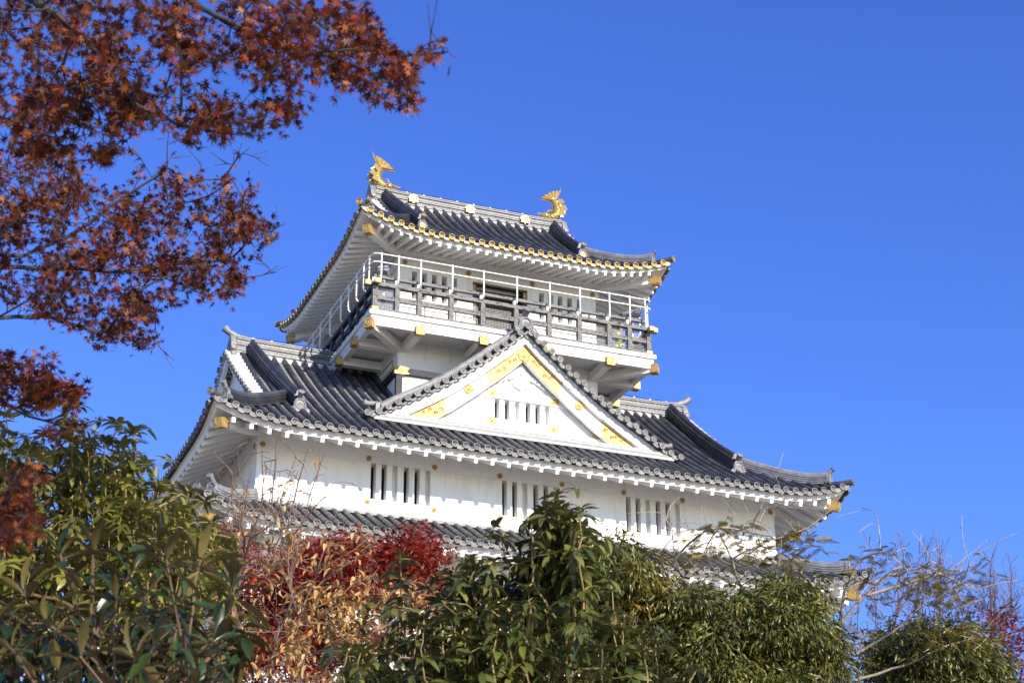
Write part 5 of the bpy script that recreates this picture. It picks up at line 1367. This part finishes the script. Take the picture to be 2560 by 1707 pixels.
silk(71, 'slanting silk tree with pale bare branches and feathery fronds, right of the castle', base_under(2030, D), [
    [at(2010, 1800, D), at(2040, 1700, D), at(2100, 1560, D), at(2160, 1490, D), at(2240, 1420, D)], [at(2040, 1700, D), at(2130, 1640, D), at(2230, 1580, D), at(2330, 1490, D)], [at(2010, 1800, D), at(2150, 1695, D), at(2270, 1660, D), at(2370, 1612, D)],
    [at(2100, 1560, D), at(2110, 1480, D), at(2150, 1400, D)], [at(2160, 1490, D), at(2290, 1450, D), at(2390, 1420, D)]],
    [(2200, 1380), (2160, 1400), (2230, 1390), (2250, 1430), (2300, 1420), (2340, 1425), (2370, 1440), (2270, 1455), (2330, 1460), (2400, 1455), (2210, 1455), (2180, 1450), (2420, 1420), (2450, 1415), (2390, 1480), (2310, 1490), (2350, 1480), (2280, 1500), (2400, 1500), (2440, 1470), (2220, 1500), (2300, 1445), (2360, 1460), (2190, 1510), (2090, 1620), (2140, 1610), (2060, 1660), (2110, 1640), (2440, 1598), (2470, 1590), (2420, 1575), (2400, 1640), (2330, 1600), (2380, 1570)], D, 5)
silk(72, 'thin many-stemmed silk tree with sparse olive fronds against the lower castle roof', base_under(1800, 27.4), [
    [at(1850, 1800, 27.4), at(1880, 1640, 27.4), at(1920, 1520, 27.4), at(1960, 1430, 27.4)], [at(1850, 1800, 27.4), at(1770, 1640, 27.4), at(1740, 1500, 27.4), at(1700, 1430, 27.4)], [at(1880, 1640, 27.4), at(1860, 1500, 27.4), at(1830, 1400, 27.4)], [at(1920, 1520, 27.4), at(1990, 1470, 27.4), at(2010, 1410, 27.4)], [at(1920, 1520, 27.4), at(2045, 1560, 27.4), at(2050, 1440, 27.4)]],
    [(1650, 1385), (1690, 1400), (1720, 1360), (1770, 1322), (1795, 1325), (1830, 1320), (1860, 1328), (1800, 1365), (1760, 1380), (1840, 1375), (1900, 1365), (1940, 1350), (1970, 1360), (1990, 1345), (2000, 1335), (1870, 1400), (1930, 1390), (1980, 1385), (2020, 1370), (1960, 1410), (1900, 1430), (1680, 1370), (1740, 1420), (1820, 1420), (1790, 1440), (1870, 1350), (1720, 1400)], 27.4, 5, r0=.0050)

# ---------------------------------------------------------------- leafless trees beyond
def bare(seed, label, px, dist, top, spread, n):
    rnd = random.Random(seed); b = base_under(px, dist); t = thing('bare_tree', b, label, 'tree', 'leafless trees beyond the evergreens'); s = Skel(seed)
    tr_ = s.limb([b, at(px+rnd.uniform(-8, 8), 1680, dist), at(px+rnd.uniform(-10, 10), 1540, dist)], sub=6, wob=.012); n0 = len(s.p)
    for i in range(n):
        k0 = rnd.choice(tr_[7:]); a = V(s.p[k0]); u = rnd.gauss(0, 1); e = at(px+u*spread, top+abs(u)*45+rnd.uniform(0, 90), dist+rnd.uniform(-1.5, 1.5))
        m_ = a.lerp(e, .45)+V((0, 0, -.12*abs(u)))+CR*(u*.25); ids = s.limb([a.lerp(m_, .5), m_, e], par=k0, sub=3, wob=.02)
        for j in ids[3:]:
            for _ in range(3):
                d = s.dir(j); q = V(s.p[j])+(d+rv(rnd, .45)+V((0, 0, .35))).normalized()*rnd.uniform(.25, .75); kk = s.limb([V(s.p[j]).lerp(q, .5)+rv(rnd, .02), q], par=j, sub=1)
                if rnd.random() < .6: s.limb([V(s.p[kk[-2]])+(d+rv(rnd, .6)).normalized()*rnd.uniform(.15, .35)], par=kk[-2], sub=1)
    s.build('branch', 'twig_red', t, r0=.0042, ex=.33, rmax=.10, trunk=(n0, .09))
bare(81, 'bare tree with fine upright twigs just beyond the castle corner', 2225, 44, 1325, 38, 9)
bare(82, 'bare twiggy tree, middle one of the three far leafless trees', 2335, 46, 1340, 42, 11)
bare(83, 'bare twiggy tree nearest the right edge, above the dusky red maple', 2475, 45, 1390, 62, 15)


# ================================================================== ON THE BALCONY
def binoculars(c, label, yaw):
    t = thing('viewing_binoculars', c, label, 'binoculars', 'viewing binoculars on the balcony')
    f = V((math.sin(yaw), -math.cos(yaw), .06)).normalized(); r = f.cross(V((0,0,1))).normalized(); h = c+V((0, 0, 1.50))
    q = MB(); q.lathe(c, (0,0,1), [(.17, 0), (.17, .03), (.07, .06), (.06, 1.0), (.085, 1.02), (.085, 1.22), (.05, 1.26), (.045, 1.38)], seg=16); q.build('pedestal', ['grey_metal'], t, sharp=40)
    q = MB()
    for s_ in (-1, 1): q.mat(0).tube([h+r*(.075*s_)-f*.26, h+r*(.075*s_)-f*.20, h+r*(.075*s_)+f*.26], [.05, .085, .092], seg=16); q.mat(1).lathe(h+r*(.075*s_)+f*.262, f, [(.088, -.004), (.084, .004), (.07, -.02), (.001, -.02)], seg=16); q.tube([h+r*(.05*s_)-f*.36, h+r*(.06*s_)-f*.26], [.03, .045], seg=10)
    q.mat(0).bar(h-f*.2-V((0,0,.0)), h+f*.22, .15, .14); q.bar(h-V((0,0,.15)), h-V((0,0,.05)), .10, .10, up=V((0,1,0)))
    q.build('binocular_head', ['grey_metal', 'black_metal'], t, sharp=40)
binoculars(V((3.92, -3.30, 23.24)), 'grey coin binoculars pointing out at the right end of the balcony', .95)
binoculars(V((-3.73, -3.28, 23.24)), 'grey coin binoculars facing the viewer at the left corner of the balcony', -.35)

def skin(name, joints, edges, mats, parent, pick):
    me = bpy.data.meshes.new(name); me.from_pydata([j[0] for j in joints], edges, []); o = bpy.data.objects.new(name, me); COL.objects.link(o)
    md = o.modifiers.new('skin', 'SKIN'); md.use_smooth_shade = True; o.modifiers.new('sub', 'SUBSURF').levels = 1
    for i, j in enumerate(joints):
        sv = me.skin_vertices[0].data[i]; sv.radius = (j[1], j[2] if len(j) > 2 else j[1]); sv.use_root = (i == 0)
    dg = bpy.context.evaluated_depsgraph_get(); em = bpy.data.meshes.new_from_object(o.evaluated_get(dg)); bpy.data.objects.remove(o)
    em.name = name; em.materials.clear()
    for m in mats: em.materials.append(M[m])
    for p in em.polygons: p.material_index = pick(p.center); p.use_smooth = True
    n = bpy.data.objects.new(name, em); link(n, ORG[parent.name], parent); n.location = (0, 0, 0); return n
M['skin'] = mat('skin', (.50, .30, .21), .55); M['lime'] = mat('lime_jacket', (.50, .62, .03), .7, var=(.40, .50, .03), vscale=8); M['dark_cloth'] = mat('dark_cloth', (.025, .025, .035), .85)
M['rust_cloth'] = mat('rust_jacket', (.16, .05, .03), .85, var=(.09, .03, .02), vscale=9); M['blue_cloth'] = mat('denim_trousers', (.05, .08, .17), .85)
def person(c, label, h, jacket, trousers, face, lean=0.0):
    t = thing('person', c, label, 'person'); f = V((math.sin(face), -math.cos(face), 0)); r = f.cross(V((0,0,1))); U = V((0,0,1)); k = h/1.70
    P = lambda a, b, z: tuple((r*(a*k)+f*(b*k+lean*max(0, z-.9)*k)+U*(z*k)))
    J = [(P(0, 0, .95), .155*k, .11*k), (P(0, 0, 1.15), .15*k, .105*k), (P(0, .0, 1.34), .175*k, .11*k), (P(0, .01, 1.44), .07*k), (P(0, .03, 1.50), .052*k)]; E = [(0, 1), (1, 2), (2, 3), (3, 4)]
    for s_ in (-1, 1):
        n = len(J); J += [(P(.17*s_, 0, 1.38), .065*k), (P(.23*s_, -.01, 1.14), .048*k), (P(.19*s_, .20, 1.05), .036*k), (P(.15*s_, .28, 1.06), .032*k, .018*k)]; E += [(2, n), (n, n+1), (n+1, n+2), (n+2, n+3)]
        for q, (a, ln) in enumerate(((-.030, .075), (-.010, .085), (.010, .08), (.028, .062))):
            m_ = len(J); J += [(P(.15*s_+a, .28+.045, 1.055), .010), (P(.15*s_+a, .28+ln, 1.03), .008)]; E += [(n+3, m_), (m_, m_+1)]
        m_ = len(J); J += [(P(.15*s_-.045*s_, .30, 1.07), .011), (P(.15*s_-.06*s_, .335, 1.065), .009)]; E += [(n+3, m_), (m_, m_+1)]
        n = len(J); J += [(P(.095*s_, 0, .86), .095*k), (P(.10*s_, .02, .48), .062*k), (P(.10*s_, -.02, .09), .045*k), (P(.105*s_, .12, .045), .045*k, .035*k)]; E += [(0, n), (n, n+1), (n+1, n+2), (n+2, n+3)]
    def pick(p):
        z = p.z/k
        side = V((p.x, p.y, 0)); 
        if z > 1.46: return 0
        if side.dot(f) > .235*k and .95 < z < 1.15: return 0
        return 1 if z > .88 else (2 if z > .07 else 3)
    skin('body', J, E, ['skin', jacket, trousers, 'black_metal'], t, pick)
    q = MB(); hc = c+V(P(0, .045, 1.605)); q.sphere(hc, .105*k, seg=16, rings=10, sc=(.86, .94, 1.12)); q.sphere(hc+f*.10*k-U*.01*k, .018*k, seg=8, rings=6)
    for s_ in (-1, 1): q.sphere(hc+r*(.088*k*s_), .028*k, seg=8, rings=6, sc=(.5, 1, 1.2)); q.mat(1).sphere(hc+f*.088*k+r*(.034*k*s_)+U*.012*k, .012*k, seg=8, rings=6); q.mat(0)
    q.mat(2).tube([hc+f*.093*k+r*(-.025*k)-U*.05*k, hc+f*.099*k-U*.052*k, hc+f*.093*k+r*(.025*k)-U*.05*k], .006*k, seg=6)
    q.build('head', ['skin', 'black_metal', 'rust_cloth'], t, sharp=60)
    q = MB(); q.sphere(hc+U*.03*k-f*.012*k, .112*k, seg=16, rings=10, sc=(.92, 1.0, .98)); q.bar(hc+f*.07*k+U*.045*k, hc+f*.18*k+U*.03*k, .13*k, .012*k); q.build('cap', ['dark_cloth'], t, sharp=50)
    return t
person(V((3.90, -2.30, 23.24)), 'person in lime jacket and dark cap standing behind the balcony rail', 1.52, 'lime', 'dark_cloth', .8, lean=.12)
person(V((3.46, -1.6, 23.24)), 'small person in rust-brown jacket half hidden behind the balcony rail', 1.18, 'rust_cloth', 'blue_cloth', 2.2)
